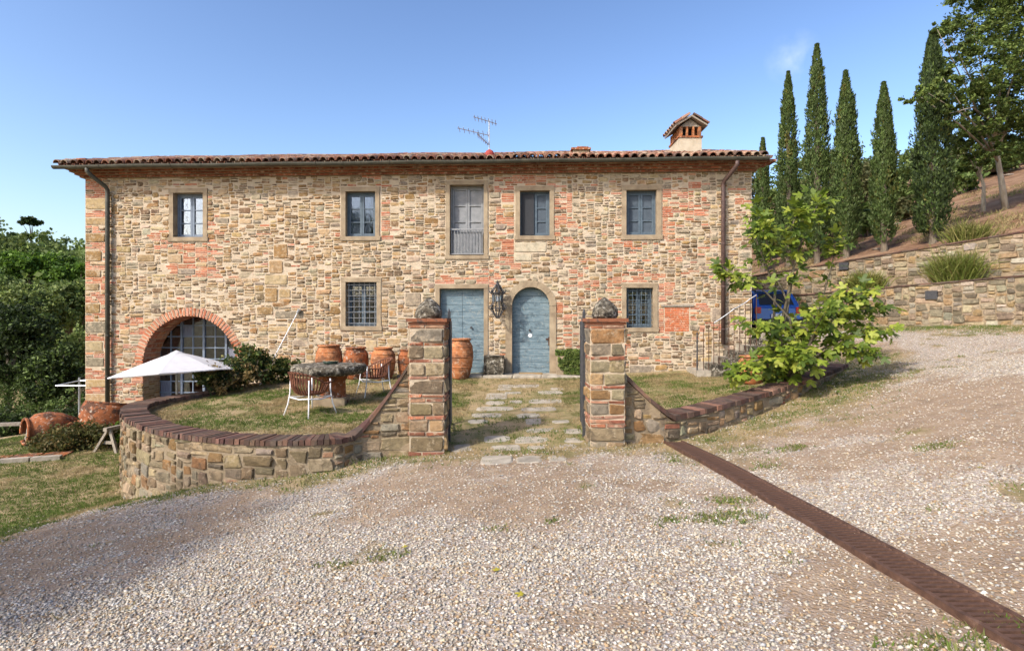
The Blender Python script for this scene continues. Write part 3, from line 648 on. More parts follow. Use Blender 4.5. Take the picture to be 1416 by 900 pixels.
# niche bricks
nz = NI[2] + .01; r_ = 0
while nz < NI[3] - .05:
    u = NI[0] - (r_ % 2) * .1
    while u < NI[1] - .02:
        a0, a1 = max(u, NI[0]), min(u + .26, NI[1])
        if a1 - a0 > .05: V, F = brick_mesh(a1 - a0 - .008, .052, .006, rng); items.append(('brick', (a0 + a1) / 2, nz + .03, 0, V, F, jit(lin((200, 112, 70)), rng, .1), .01))
        u += .26
    nz += .06; r_ += 1
for q in SL:
    w, h = q[1] - q[0] - .02, q[3] - q[2] - .02; V, F = stone_mesh(w, h, .022, rng, .02, (.04, .1), .012, .01)
    items.append(('stone', (q[0] + q[1]) / 2, (q[2] + q[3]) / 2, 0, V, F, lin((204, 192, 164)), w * h * 3))
lay(items, house, FU)
# lintel of the niche
part('lintel', lambda b: b.fbox(NI[0] - .1, NI[1] + .12, NI[3], NI[3] + .05, -.02, .035), 'wood_grey', house)
# mortar bed behind the stones, in horizontal runs round the openings
bk = MB(); dm = 0.0
for j in range(NV):
    i = 0
    while i < NU:
        if backing_block[j][i]: i += 1; continue
        k = i
        while k < NU and not backing_block[j][k]: k += 1
        u0, u1, z0, z1 = HU0 + i * CUu, HU0 + k * CUu, HZ0 + j * CV, HZ0 + (j + 1) * CV
        bk.add([FU(u0, z0, dm), FU(u1, z0, dm), FU(u1, z1, dm), FU(u0, z1, dm)], [(0, 1, 2, 3)]); i = k
bk.build('mortar_bed', 'mortar', house)
HU1r = HU0 + NU * CUu; HZ1r = HZ0 + NV * CV; HD = 9.5
def shell(b):
    q = lambda *p: b.add([FU(*x) for x in p], [(0, 1, 2, 3)])
    q((HU0, HZ0, -HD), (HU0, HZ0, 0), (HU0, HZ1r, 0), (HU0, HZ1r, -HD)); q((HU1r, HZ0, 0), (HU1r, HZ0, -HD), (HU1r, HZ1r, -HD), (HU1r, HZ1r, 0)); q((HU1r, HZ0, -HD), (HU0, HZ0, -HD), (HU0, HZ1r, -HD), (HU1r, HZ1r, -HD))
    q((HU0, HZ0, 0), (HU1r, HZ0, 0), (HU1r, HZ0, -HD), (HU0, HZ0, -HD))
    for uu in (HU0, HU1r): b.add([FU(uu, HZ1r, 0), FU(uu, HZ1r, -HD), FU(uu, HZ1r + HD / 2 * .305, -HD / 2)], [(0, 1, 2)])
part('wall', shell, 'oldmortar', house)
part('floor', lambda b: (b.fbox(HU0 + .1, HU1r - .1, 2.55, 2.75, -HD + .1, -.75), b.fbox(HU0 + .1, HU1r - .1, 5.55, 5.7, -HD + .1, -.3), b.fbox(AU1 + .6, AU1 + .75, HZ0, 5.6, -HD + .1, -.4)), 'stucco', house)

# stone surrounds, reveals and joinery
def surround(b, q, fw, sill=True, lint=None):
    u0, u1, z0, z1 = q; D, pr = -.34, .028
    j = lambda: R.uniform(-.004, .004)
    b.fbox(u0 - fw, u0, z0, z1, D, pr + j()); b.fbox(u1, u1 + fw, z0, z1, D, pr + j())
    b.fbox(u0 - fw - .01, u1 + fw + .01, z1, z1 + fw, D, pr + .004)
    if sill: b.fbox(u0 - fw - .03, u1 + fw + .03, z0 - fw * .95, z0, D, pr + .014)
def casement(q, mat, rows=3, cols=2, d=-.16, t=.05, bar=.028, stile=.055, pane='glass', name='window', open_left=False):
    u0, u1, z0, z1 = q
    b = MB(); b.fbox(u0, u0 + .04, z0, z1, d - t, d + .02); b.fbox(u1 - .04, u1, z0, z1, d - t, d + .02); b.fbox(u0 + .04, u1 - .04, z1 - .05, z1, d - t, d + .02); b.fbox(u0 + .04, u1 - .04, z0, z0 + .04, d - t, d + .02)
    w = b.build(name, mat, house); um = (u0 + u1) / 2; half = [(u0 + .045, um - .003), (um + .003, u1 - .045)] if cols == 2 else [(u0 + .045, u1 - .045)]
    for hi, (a, c) in enumerate(half):
        l = MB(); zb, zt = z0 + .045, z1 - .055
        l.fbox(a, a + stile, zb, zt, d - t, d + .008); l.fbox(c - stile, c, zb, zt, d - t, d + .008)
        hgt = (zt - zb - bar) / rows
        for k in range(rows + 1):
            th = bar + (.03 if k in (0, rows) else 0); l.fbox(a + stile, c - stile, zb + k * hgt - (.0 if k == 0 else .015 if k < rows else .03), zb + k * hgt + th - (.015 if 0 < k < rows else 0), d - t, d + .004)
        l.build('casement', mat, w)
        for k in range(rows):
            part('pane', lambda b: b.fbox(a + stile, c - stile, zb + k * hgt + .02, zb + (k + 1) * hgt + .01, d - t * .6, d - t * .5), pane, w)
    return w
def ww(q, fw, *a, **k):
    w = casement(q, *a, **k); part('stone_surround', lambda b: surround(b, q, fw), 'pietra', w); return w
w = ww(W1, .12, 'window_pale', d=-.2); part('curtain_or_sky_reflection', lambda b: b.fbox(W1[0] + .02, W1[1] - .02, W1[2] + .02, W1[3] - .02, -.285, -.275), 'curtain_or_sky_reflection', w)
w = ww(W2, .12, 'window_blue'); part('curtain_or_sky_reflection', lambda b: (b.fbox(W2[0] + .02, W2[1] - .2, W2[2] + .02, W2[3] - .02, -.245, -.235),), 'curtain_or_sky_reflection', w)  # pale sheet stands in for bright sky reflected in the left panes
w = ww(W5, .13, 'window_blue', pane='shutter_dark')
w = ww(W4, .12, 'window_blue', pane='shutter_dark'); um = (W4[0] + W4[1]) / 2
part('insect_screen', lambda b: b.fbox(W4[0] + .04, um - .02, W4[2] + .04, W4[3] - .05, -.13, -.12), 'screen', w)
# tall balcony window with railing
q = (W3[0], W3[1], W3[2] + .02, W3[3]); w = ww(q, .11, 'shutter_grey', rows=4, pane='shutter_grey', d=-.2)
def rail(b):
    zt = FP(640, 318)[1]; b.fbox(q[0], q[1], zt, zt + .045, -.07, -.03); b.fbox(q[0], q[1], q[2] + .03, q[2] + .06, -.065, -.035)
    for k in range(11): u = q[0] + (k + .5) * (q[1] - q[0]) / 11; b.tube([FU(u, q[2] + .05, -.05), FU(u, zt, -.05)], .011, 6)
part('railing', rail, 'shutter_grey', w)
part('lower_panel', lambda b: b.fbox(q[0] + .05, q[1] - .05, q[2] + .04, FP(640, 320)[1], -.135, -.11), 'shutter_grey', w)
for G_, nx_, nz_ in ((G1, 6, 8), (G2, 6, 8)):
    w = ww(G_, .12, 'window_blue', d=-.24)
    u0, u1, z0, z1 = G_
    for k in range(nx_): u = u0 + (k + .5) * (u1 - u0) / nx_; part('grille_bar', lambda b: b.tube([FU(u, z0 - .01, -.06), FU(u, z1 + .01, -.06)], .009, 6), 'shutter_grey' if G_ is G1 else 'window_blue', w)
    for k in range(nz_): z = z0 + (k + .5) * (z1 - z0) / nz_; part('grille_bar', lambda b: b.tube([FU(u0 - .01, z, -.045), FU(u1 + .01, z, -.045)], .008, 6), 'shutter_grey' if G_ is G1 else 'window_blue', w)
# doors
def handle(parent, u, z, d):
    part('knob', lambda b: b.tube([FU(u, z, d), FU(u, z, d + .05)], [.02, .035], 10), 'iron', parent)
u0, u1, z0, z1 = D1; um = (u0 + u1) / 2
door = part('door', lambda b: b.fbox(u0, u1, z0, z1, -.22, -.18), 'blue', house)
z = z0; k = 0
while z < z1 - .03:
    h = min(R.uniform(.17, .22), z1 - z)
    if z1 - z - h < .06: h = z1 - z
    for a, c in ((u0 + .004, um - .004), (um + .004, u1 - .004)): part('plank', lambda b: b.fbox(a, c, z + .004, z + h - .004, -.179, -.155 + R.uniform(-.004, .004)), 'blue', door)
    z += h
part('stone_surround', lambda b: surround(b, D1, .115, sill=False), 'pietra', door); handle(door, u1 - .36, FP(650, 453)[1], -.155)
door2 = part('arched_door', lambda b: b.prism([(D2C - D2H, d2z0), (D2C + D2H, d2z0)] + [(D2C + D2H * math.cos(t), D2S + D2H * math.sin(t)) for t in np.linspace(0, math.pi, 17)], FU, -.26, -.22), 'blue', house)
z = d2z0
while z < d2top - .04:
    h = R.uniform(.16, .2); zt = min(z + h, d2top)
    hw = lambda zz: D2H if zz <= D2S else math.sqrt(max(0, D2H ** 2 - (zz - D2S) ** 2))
    zs = np.linspace(z + .004, zt - .004, 6); poly = [(D2C + hw(q_), q_) for q_ in zs] + [(D2C - hw(q_), q_) for q_ in zs[::-1]]
    part('plank', lambda b: b.prism(poly, FU, -.219, -.195 + R.uniform(-.004, .004)), 'blue', door2); z = zt
handle(door2, D2C - .03, FP(730, 457)[1], -.195)
part('bell_plate', lambda b: b.tube([FU(D2C + .03 * 0 - .02, FP(730, 464)[1], -.195), FU(D2C - .02, FP(730, 464)[1], -.18)], .055, 16), 'white', door2)
part('latch', lambda b: (b.fbox(D2C + D2H - .1, D2C + D2H - .01, FP(0, 468)[1] - .02, FP(0, 468)[1] + .02, -.19, -.165), b.fbox(D2C + D2H - .035, D2C + D2H - .012, FP(0, 468)[1] - .18, FP(0, 468)[1] + .06, -.19, -.17)), 'rust', door2)
for sgn in (-1, 1):      # jamb stones
    zz = d2z0 - .02
    for h in (.1, D2S - d2z0 - .08):
        a, c = (D2C - D2H - D2F, D2C - D2H) if sgn < 0 else (D2C + D2H, D2C + D2H + D2F); e = .025 if h < .2 else 0
        part('jamb_stone', lambda b: b.fbox(a - e * (sgn < 0), c + e * (sgn > 0), zz, zz + h - .006, -.3, .03 + e), 'pietra', door2); zz += h
for k in range(5):
    t0, t1 = math.pi * k / 5 + .006, math.pi * (k + 1) / 5 - .006; ts = np.linspace(t0, t1, 6); ro = D2H + D2F
    poly = [(D2C + ro * math.cos(t), D2S + ro * math.sin(t)) for t in ts] + [(D2C + D2H * math.cos(t), D2S + D2H * math.sin(t)) for t in ts[::-1]]
    part('arch_stone', lambda b: b.prism(poly, FU, -.3, .034 + R.uniform(-.004, .004)), 'pietra', door2)
part('doormat', lambda b: b.fbox(D2C - .32, D2C + .32, d2z0 + .03, d2z0 + .065, .02, .3), 'mat_doormat', door2)
# big brick arch: ring of voussoirs, brick barrel, glazed iron screen
arch = part('arched_window', lambda b: [b.fbox(AC - AH, AC + AH, z_, z_ + .05, -.8, -.74) for z_ in (-1.28,)], 'window_pale', house)
nb = 46
for k in range(nb):
    t0, t1 = math.pi * k / nb + .012, math.pi * (k + 1) / nb - .012; ro = AH + ARING * R.uniform(.9, 1.06); r0 = AH - .002
    poly = [(AC + rr * math.cos(t), AS + rr * math.sin(t)) for rr, t in ((r0, t0), (ro, t0), (ro, t1), (r0, t1))]
    b = MB(); b.prism(poly, FU, -.06, .014 + R.uniform(-.005, .006)); b.c = [jit(R.choice(BRICKC), R, .16)] * len(b.f); b.build('arch_brick', 'brick', arch, col=True)
soff = MB(); rows = 9; rng = random.Random(2)
for k in range(30):
    t0, t1 = math.pi * k / 30 + .01, math.pi * (k + 1) / 30 - .01
    for c in range(3):
        d1, d0 = -.065 - c * .22, -.065 - (c + 1) * .22 + .012
        poly = [(AC + rr * math.cos(t), AS + rr * math.sin(t)) for rr, t in ((AH, t0), (AH + .1, t0), (AH + .1, t1), (AH, t1))]
        soff.prism(poly, FU, d0, d1, jit(rng.choice(BRICKC), rng, .2))
z = AS
while z > HZ0:
    for s_ in (-1, 1):
        for c in range(3):
            d1, d0 = -.03 - c * .23, -.03 - (c + 1) * .23 + .012; a, e = (AC - AH - .1, AC - AH) if s_ < 0 else (AC + AH, AC + AH + .1)
            soff.fbox(a, e, z - .06, z - .008, d0, d1, jit(rng.choice(BRICKC if z > .6 else OCHRE), rng, .2))
    z -= .066
soff.build('barrel_bricks', 'brick', arch, col=True)
tag(arch.children[-1], kind='stuff')
part('barrel_mortar', lambda b: (b.add([FU(AC + (AH + .015) * math.cos(t), AS + (AH + .015) * math.sin(t), d) for t in np.linspace(0, math.pi, 33) for d in (-.02, -.74)], [(2 * i, 2 * i + 2, 2 * i + 3, 2 * i + 1) for i in range(32)]),
     b.add([FU(AC + s_ * (AH + .012), zz, d) for s_ in (-1, 1) for zz in (HZ0, AS) for d in (0, -.74)], [(0, 1, 3, 2), (4, 6, 7, 5)])), 'mortar', arch)
gd = -.72; ah2 = AH + .05
def clipz(u): return AS + math.sqrt(max(0, ah2 ** 2 - (u - AC) ** 2))
def halfw(z): return ah2 if z <= AS else math.sqrt(max(0, ah2 ** 2 - (z - AS) ** 2))
ncol = 8; cw = 2 * AH / ncol; rh = .33; ztop = AS + AH; ZB = -1.28
part('glazing_bar', lambda b: [b.fbox(AC - AH + k * cw - (.03 if k % 2 == 0 else .013), AC - AH + k * cw + (.03 if k % 2 == 0 else .013), ZB, clipz(AC - AH + k * cw), gd - .04, gd + (.03 if k % 2 == 0 else .01)) for k in range(1, ncol)], 'window_pale', arch)
zr_ = []; z = ZB
while z < ztop: zr_.append(z); z += rh
part('glazing_bar', lambda b: [b.fbox(AC - halfw(z), AC + halfw(z), z - .015, z + .015, gd - .038, gd + .008) for z in zr_], 'window_pale', arch)
PALEP = {(2, 8), (6, 6), (7, 5), (0, 3), (0, 2)}
for k in range(ncol):
    for m_, z in enumerate(zr_):
        a, c = AC - AH + k * cw + .014, AC - AH + (k + 1) * cw - .014; zt = min(z + rh - .017, min(clipz(a), clipz(c)) + .02); 
        zt2 = min(z + rh - .017, max(clipz(a), clipz(c)))
        if z + .03 > zt2: continue
        lo = z + .017
        pa, pc = min(z + rh - .017, max(clipz(a), lo)), min(z + rh - .017, max(clipz(c), lo))
        part('pane', lambda b: b.prism([(a, lo), (c, lo), (c, pc + 1e-3), (a, pa + 1e-3)], FU, gd - .02, gd - .012), 'curtain_or_sky_reflection' if (k, m_) in PALEP else 'glass', arch)

# cornice: brick courses stepping out, then the gutter and the tiles
rng = random.Random(9); cn = MB(); LV, RV = .44, .18
for r_, (z0, z1, d) in enumerate(((5.87, 5.93, .10), (5.93, 5.99, .19), (5.99, 6.05, .28), (6.05, 6.11, .37))):
    u = HU0 - d * .9; wv = .13 if r_ % 2 == 0 else .26
    while u < HU1r + d * .75:
        cn.fbox(u, u + wv - .008, z0 + .002, z1 - .002, -.05, d + rng.uniform(-.008, .008), jit(rng.choice([lin((150, 88, 60)), lin((168, 104, 74)), lin((134, 78, 54))]), rng, .16)); u += wv
tag(cn.build('cornice_bricks', 'brick', house, col=True), kind='stuff')
part('cornice', lambda b: [b.fbox(HU0 - d * .9 - .0, HU1r + d * .75, z0, z1 + .001, -HD, d - .012) for (z0, z1, d) in ((5.871, 5.929, .10), (5.931, 5.989, .19), (5.991, 6.049, .28), (6.051, 6.12, .37))], 'oldmortar', house)
ES, EZ, ED = .305, 6.13, .52                      # slope, eave height, eave overhang
rs_l = math.sqrt(1 + ES * ES); RL = (HD / 2 + ED)
def RF(u, s, h=0.0):                             # point on the roof: s metres back from the eave (horizontal), h above
    return FU(u, EZ + s * ES + h / rs_l * 1.0 + .025 * math.sin(u * 1.3) * .6, ED - s)
roof = part('roof', lambda b: (b.add([RF(HU0 - LV, 0, -.05), RF(HU1r + RV, 0, -.05), RF(HU1r + RV, RL, -.05), RF(HU0 - LV, RL, -.05)], [(0, 1, 2, 3)]), b.add([RF(HU0 - LV, 0.02, -.1), RF(HU1r + RV, 0.02, -.1), RF(HU1r + RV, RL, -.1), RF(HU0 - LV, RL, -.1)], [(3, 2, 1, 0)]),
     b.add([RF(HU0 - LV, RL, -.05), RF(HU1r + RV, RL, -.05), FU(HU1r + RV, EZ - .05, -HD - ED), FU(HU0 - LV, EZ - .05, -HD - ED)], [(0, 1, 2, 3)])), 'terracotta_old', house)
TP = .225; ncolr = int((HU1r + RV - HU0 + LV) / TP)
TCOL = [lin(c) for c in ((158, 106, 82), (172, 122, 96), (136, 94, 74), (154, 124, 102), (184, 146, 118), (112, 88, 74), (180, 158, 132))]
def tile_geom(r0, r1, L, th=.018, up=True, n=7):
    V = []; F = []; s_ = 1 if up else -1
    for (r, y) in ((r0, 0), (r1, L)):
        for rad in (r, r - th):
            for k in range(n): a = math.pi * k / (n - 1); V.append((rad * math.cos(a), y, s_ * rad * math.sin(a) * 1.0))
    for k in range(n - 1):
        F += [(k, k + 1, 2 * n + k + 1, 2 * n + k), (n + k + 1, n + k, 3 * n + k, 3 * n + k + 1), (k + 1, k, n + k, n + k + 1), (2 * n + k, 2 * n + k + 1, 3 * n + k + 1, 3 * n + k)]
    F += [(0, 2 * n, 3 * n, n), (n - 1, 2 * n - 1, 4 * n - 1, 3 * n - 1)]
    return V, F
tmesh = []
for c in TCOL:
    V, F = tile_geom(.102, .082, .44); m = bpy.data.meshes.new('tile'); m.from_pydata(V, [], F); m.materials.append(M['tile'])
    a = m.attributes.new('Col', 'FLOAT_COLOR', 'FACE'); a.data.foreach_set('color', np.tile(np.array([*c, 1], np.float32), len(F))); tmesh.append(m)
rng = random.Random(4); rest = MB(); slope = math.atan(ES)
ux = Vector((CU, SU, 0)); vy = (Vector(FU(0, ES, -1)) - Vector(FU(0, 0, 0))).normalized(); wz = ux.cross(vy)
EX = .34
for r_ in range(int(RL / (EX / rs_l))):
    s = -.05 + r_ * EX / rs_l
    for c in range(ncolr + 1):
        u = HU0 - LV + .1 + c * TP; yaw = rng.uniform(-.05, .05); p = Vector(RF(u + rng.uniform(-.012, .012), s + rng.uniform(-.03, .02), .035 + rng.uniform(-.006, .014)))
        xa = (ux * math.cos(yaw) + vy * math.sin(yaw)); ya = (vy * math.cos(yaw) - ux * math.sin(yaw) + wz * rng.uniform(-.03, .06)).normalized(); za = xa.cross(ya)
        if r_ < 3:
            o = bpy.data.objects.new('roof_tile', rng.choice(tmesh)); COL.objects.link(o); o.parent = roof; LOC[o] = LOC[house]
            o.matrix_basis = Matrix((( xa.x, ya.x, za.x, p.x - LOC[house][0]), (xa.y, ya.y, za.y, p.y - LOC[house][1]), (xa.z, ya.z, za.z, p.z - LOC[house][2]), (0, 0, 0, 1)))
        else:
            V, F = tile_geom(.102, .082, .44, n=5); rest.add([p + xa * x + ya * y + za * z for x, y, z in V], F, jit(rng.choice(TCOL), rng, .15))
        if r_ < 14:           # pan tiles between
            V, F = tile_geom(.10, .085, .42, up=False, n=5); pp = Vector(RF(u + TP / 2, s + rng.uniform(-.02, .02), .03)); rest.add([pp + ux * x + vy * y + wz * z for x, y, z in V], F, jit(rng.choice(TCOL), rng, .15))
for c in range(int((HU1r - HU0 + LV + RV) / .38)):   # ridge
    V, F = tile_geom(.12, .11, .42, n=6); p = Vector(RF(HU0 - LV + c * .38, RL, .03)); rest.add([p + ux * y + vy * x + Vector((0, 0, 1)) * z for x, y, z in V], F, jit(rng.choice(TCOL), rng, .15))
tag(rest.build('roof_tiles_beyond', 'tile', roof, col=True), kind='stuff')
# verge board tiles on the left corner
part('corner_tiles', lambda b: (b.fbox(FP(122, 0)[0], FP(134, 0)[0], EZ + .12, EZ + .2, .2, .42), b.fbox(HU0 - LV + .15, FP(134, 0)[0] + .3, EZ + .06, EZ + .12, .25, .45)), 'terracotta_old', roof)
# gutter
GA, GB = HU0 - LV - .02, HU1r + RV + .05
def gut(b):
    n = 9; V = []; prof = [(.085 * math.cos(a), -.085 * math.sin(a)) for a in np.linspace(0, math.pi, n)]
    us = np.linspace(GA, GB, 30); gzz = lambda u: 6.085 + .035 * (u - GA) / (GB - GA) + .008 * math.sin(u * 1.7)
    for u in us:
        for k_, (a, z_) in enumerate(prof): V.append(FU(u, gzz(u) + z_, ED + .03 + a))
        for k_, (a, z_) in enumerate(prof): V.append(FU(u, gzz(u) + z_ * .9, ED + .03 + a * .9))
    F = []; w_ = 2 * n
    for i in range(len(us) - 1):
        for k_ in range(n - 1): F += [(i * w_ + k_, (i + 1) * w_ + k_, (i + 1) * w_ + k_ + 1, i * w_ + k_ + 1), (i * w_ + n + k_ + 1, (i + 1) * w_ + n + k_ + 1, (i + 1) * w_ + n + k_, i * w_ + n + k_)]
        F += [(i * w_, i * w_ + n, (i + 1) * w_ + n, (i + 1) * w_), (i * w_ + n - 1, (i + 1) * w_ + n - 1, (i + 1) * w_ + 2 * n - 1, i * w_ + 2 * n - 1)]
    F += [tuple(range(n)), tuple((len(us) - 1) * w_ + k_ for k_ in range(n - 1, -1, -1))]
    b.add(V, F)
    for u in us[2:-1:3]: b.tube([FU(u, gzz(u) - .088 * math.sin(a), ED + .03 + .088 * math.cos(a)) for a in np.linspace(0, math.pi, 9)], .011, 5)
gutter = part('gutter', gut, 'gutter', house, smooth=False)
def pipe(px, mat, zb, kink):
    u = FP(px, 400, .1)[0]
    p = part('downpipe', lambda b: b.tube([FU(u + kink, 6.03, ED + .03), FU(u + kink, 5.93, ED + .02), FU(u + kink * .8, 5.84, ED - .06), FU(u + .02 * kink, 5.58, .16), FU(u, 5.5, .11), FU(u, 5.38, .11), FU(u, zb, .11)], .058, 10), mat, house, smooth=True)
    for z in np.arange(zb + .4, 5.4, 1.15): part('pipe_clamp', lambda b: (b.tube([FU(u, z, .11), FU(u, z + .035, .11)], .068, 10), b.fbox(u - .012, u + .012, z, z + .03, -.02, .06)), mat, p)
pipe(149, 'gutter', -1.3, -.24); pipe(1000, 'pipe_brown', FP(1000, 476)[1], .22)

# chimneys
cx0, cy0, cz0 = AT(939, 190.5, 17.0); cx1 = AT(970.5, 0, 17.0)[0]; cdep = 1.0; cxm, cw_ = (cx0 + cx1) / 2, cx1 - cx0
chim = part('chimney', lambda b: b.box((cxm, 17 + cdep / 2, (cz0 + 6.3) / 2), (cw_, cdep, cz0 - 6.3)), 'stucco', house)
part('chimney_ledge', lambda b: b.box((cxm, 17 + cdep / 2, cz0 + .025), (cw_ + .06, cdep + .06, .05)), 'terracotta_old', chim)
zt = AT(0, 175, 17)[2]
for k in range(4):
    for yy in (17.05, 17 + cdep - .05): part('chimney_brick', lambda b: b.box((cx0 + .06 + k * (cw_ - .12) / 3, yy, (cz0 + .05 + zt) / 2), (.09 if k in (0, 3) else .05, .09, zt - cz0 - .05)), 'terracotta', chim)
for k in range(1, 4):
    for xx in (cx0 + .045, cx1 - .045): part('chimney_brick', lambda b: b.box((xx, 17.05 + k * (cdep - .1) / 4, (cz0 + .05 + zt) / 2), (.06, .05, zt - cz0 - .05)), 'terracotta', chim)
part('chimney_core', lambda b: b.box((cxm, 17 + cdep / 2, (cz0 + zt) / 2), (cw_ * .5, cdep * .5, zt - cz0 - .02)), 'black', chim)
zp = AT(0, 161, 17)[2]; ov = .13
part('chimney_roof', lambda b: (b.prism([(cx0 - ov, zt - .03), (cxm, zp - .05), (cx1 + ov, zt - .03), (cx1 + ov, zt + .02), (cxm, zp), (cx0 - ov, zt + .02)], lambda a, z, d: (a, 17 + d, z), -.14, cdep + .14), b.prism([(cx0 + .03, zt), (cx1 - .03, zt), (cxm, zp - .08)], lambda a, z, d: (a, 17 + d, z), 0.02, cdep - .02)), 'wood_grey', chim)
for sgn in (-1, 1):
    for k in range(6):
        for r_ in range(2):
            V, F = tile_geom(.085, .07, .3, n=5); e = Vector((cxm + sgn * (cw_ / 2 + ov + .03), 16.9 + k * .23, zt + .03)); d_ = (Vector((cxm, 0, zp)) - Vector((cxm + sgn * (cw_ / 2 + ov), 0, zt))); Ls = d_.length; d_.normalize(); ya = Vector((0, 1, 0)) * -sgn; nn = ya.cross(d_) 
            if nn.z < 0: ya = -ya; nn = ya.cross(d_)
            part('chimney_tile', lambda b: b.add([e + d_ * (y + r_ * Ls * .45) + ya * x + nn * z for x, y, z in V], F, jit(R.choice(TCOL[2:4] + TCOL[5:6]), R, .1)), 'tile', chim, col=True)
sx0, sx1 = AT(790, 0, 17.2)[0], AT(817, 0, 17.2)[0]; sz = AT(0, 206.5, 17.2)[2]
stub = part('chimney_stub', lambda b: b.box(((sx0 + sx1) / 2, 17.45, (sz + 6.3) / 2), (sx1 - sx0 - .1, .45, sz - 6.3)), 'oldmortar', house)
part('chimney_cap', lambda b: (b.box(((sx0 + sx1) / 2, 17.45, sz + .02), (sx1 - sx0, .55, .06)), b.box(((sx0 + sx1) / 2 + .06, 17.45, sz + .075), (sx1 - sx0 - .25, .4, .05))), 'terracotta_old', stub)
part('roof_vent', lambda b: b.lathe((AT(677, 0, 16.2)[0], 16.2, 6.45), [(.14, 0), (.14, .12), (.1, .2), (.02, .25)], 12), mk('vent_red', two(lin((150, 60, 54)), lin((176, 84, 74))), 8, .2, .8), house)

# ------------------------------------------------------------------ garden walls along a plan curve
MUTED = [lin(c) for c in ((182, 120, 90), (164, 106, 78), (190, 142, 112), (150, 98, 76), (176, 132, 106))]
RETC = [lin(c) for c in ((158, 142, 116), (140, 128, 106), (172, 156, 128), (128, 114, 92), (150, 140, 122), (164, 138, 100), (120, 108, 90), (178, 166, 144))]
class Path:
    def __init__(s, pts, sign, n=14):
        P = [np.array(p, float) for p in pts]; out = []
        P = [2 * P[0] - P[1]] + P + [2 * P[-1] - P[-2]]
        for i in range(1, len(P) - 2):
            a, b, c, d = P[i - 1:i + 3]
            for k in range(n):
                t = k / n; out.append(.5 * ((2 * b) + (c - a) * t + (2 * a - 5 * b + 4 * c - d) * t * t + (3 * b - a - 3 * c + d) * t ** 3))
        out.append(P[-2]); s.p = np.array(out); s.sign = sign
        s.s = np.r_[0, np.cumsum(np.linalg.norm(np.diff(s.p, axis=0), axis=1))]; s.L = s.s[-1]
    def at(s, u):
        x, y = np.interp(u, s.s, s.p[:, 0]), np.interp(u, s.s, s.p[:, 1]); e = .12
        tx = np.interp(u + e, s.s, s.p[:, 0]) - np.interp(u - e, s.s, s.p[:, 0]); ty = np.interp(u + e, s.s, s.p[:, 1]) - np.interp(u - e, s.s, s.p[:, 1]); l = math.hypot(tx, ty) or 1
        return x, y, tx / l, ty / l
    def fn(s, u, z, d):
        x, y, tx, ty = s.at(u); return (x - s.sign * ty * d, y + s.sign * tx * d, z)
    def u_of(s, x, y): return s.s[np.argmin((s.p[:, 0] - x) ** 2 + (s.p[:, 1] - y) ** 2)]
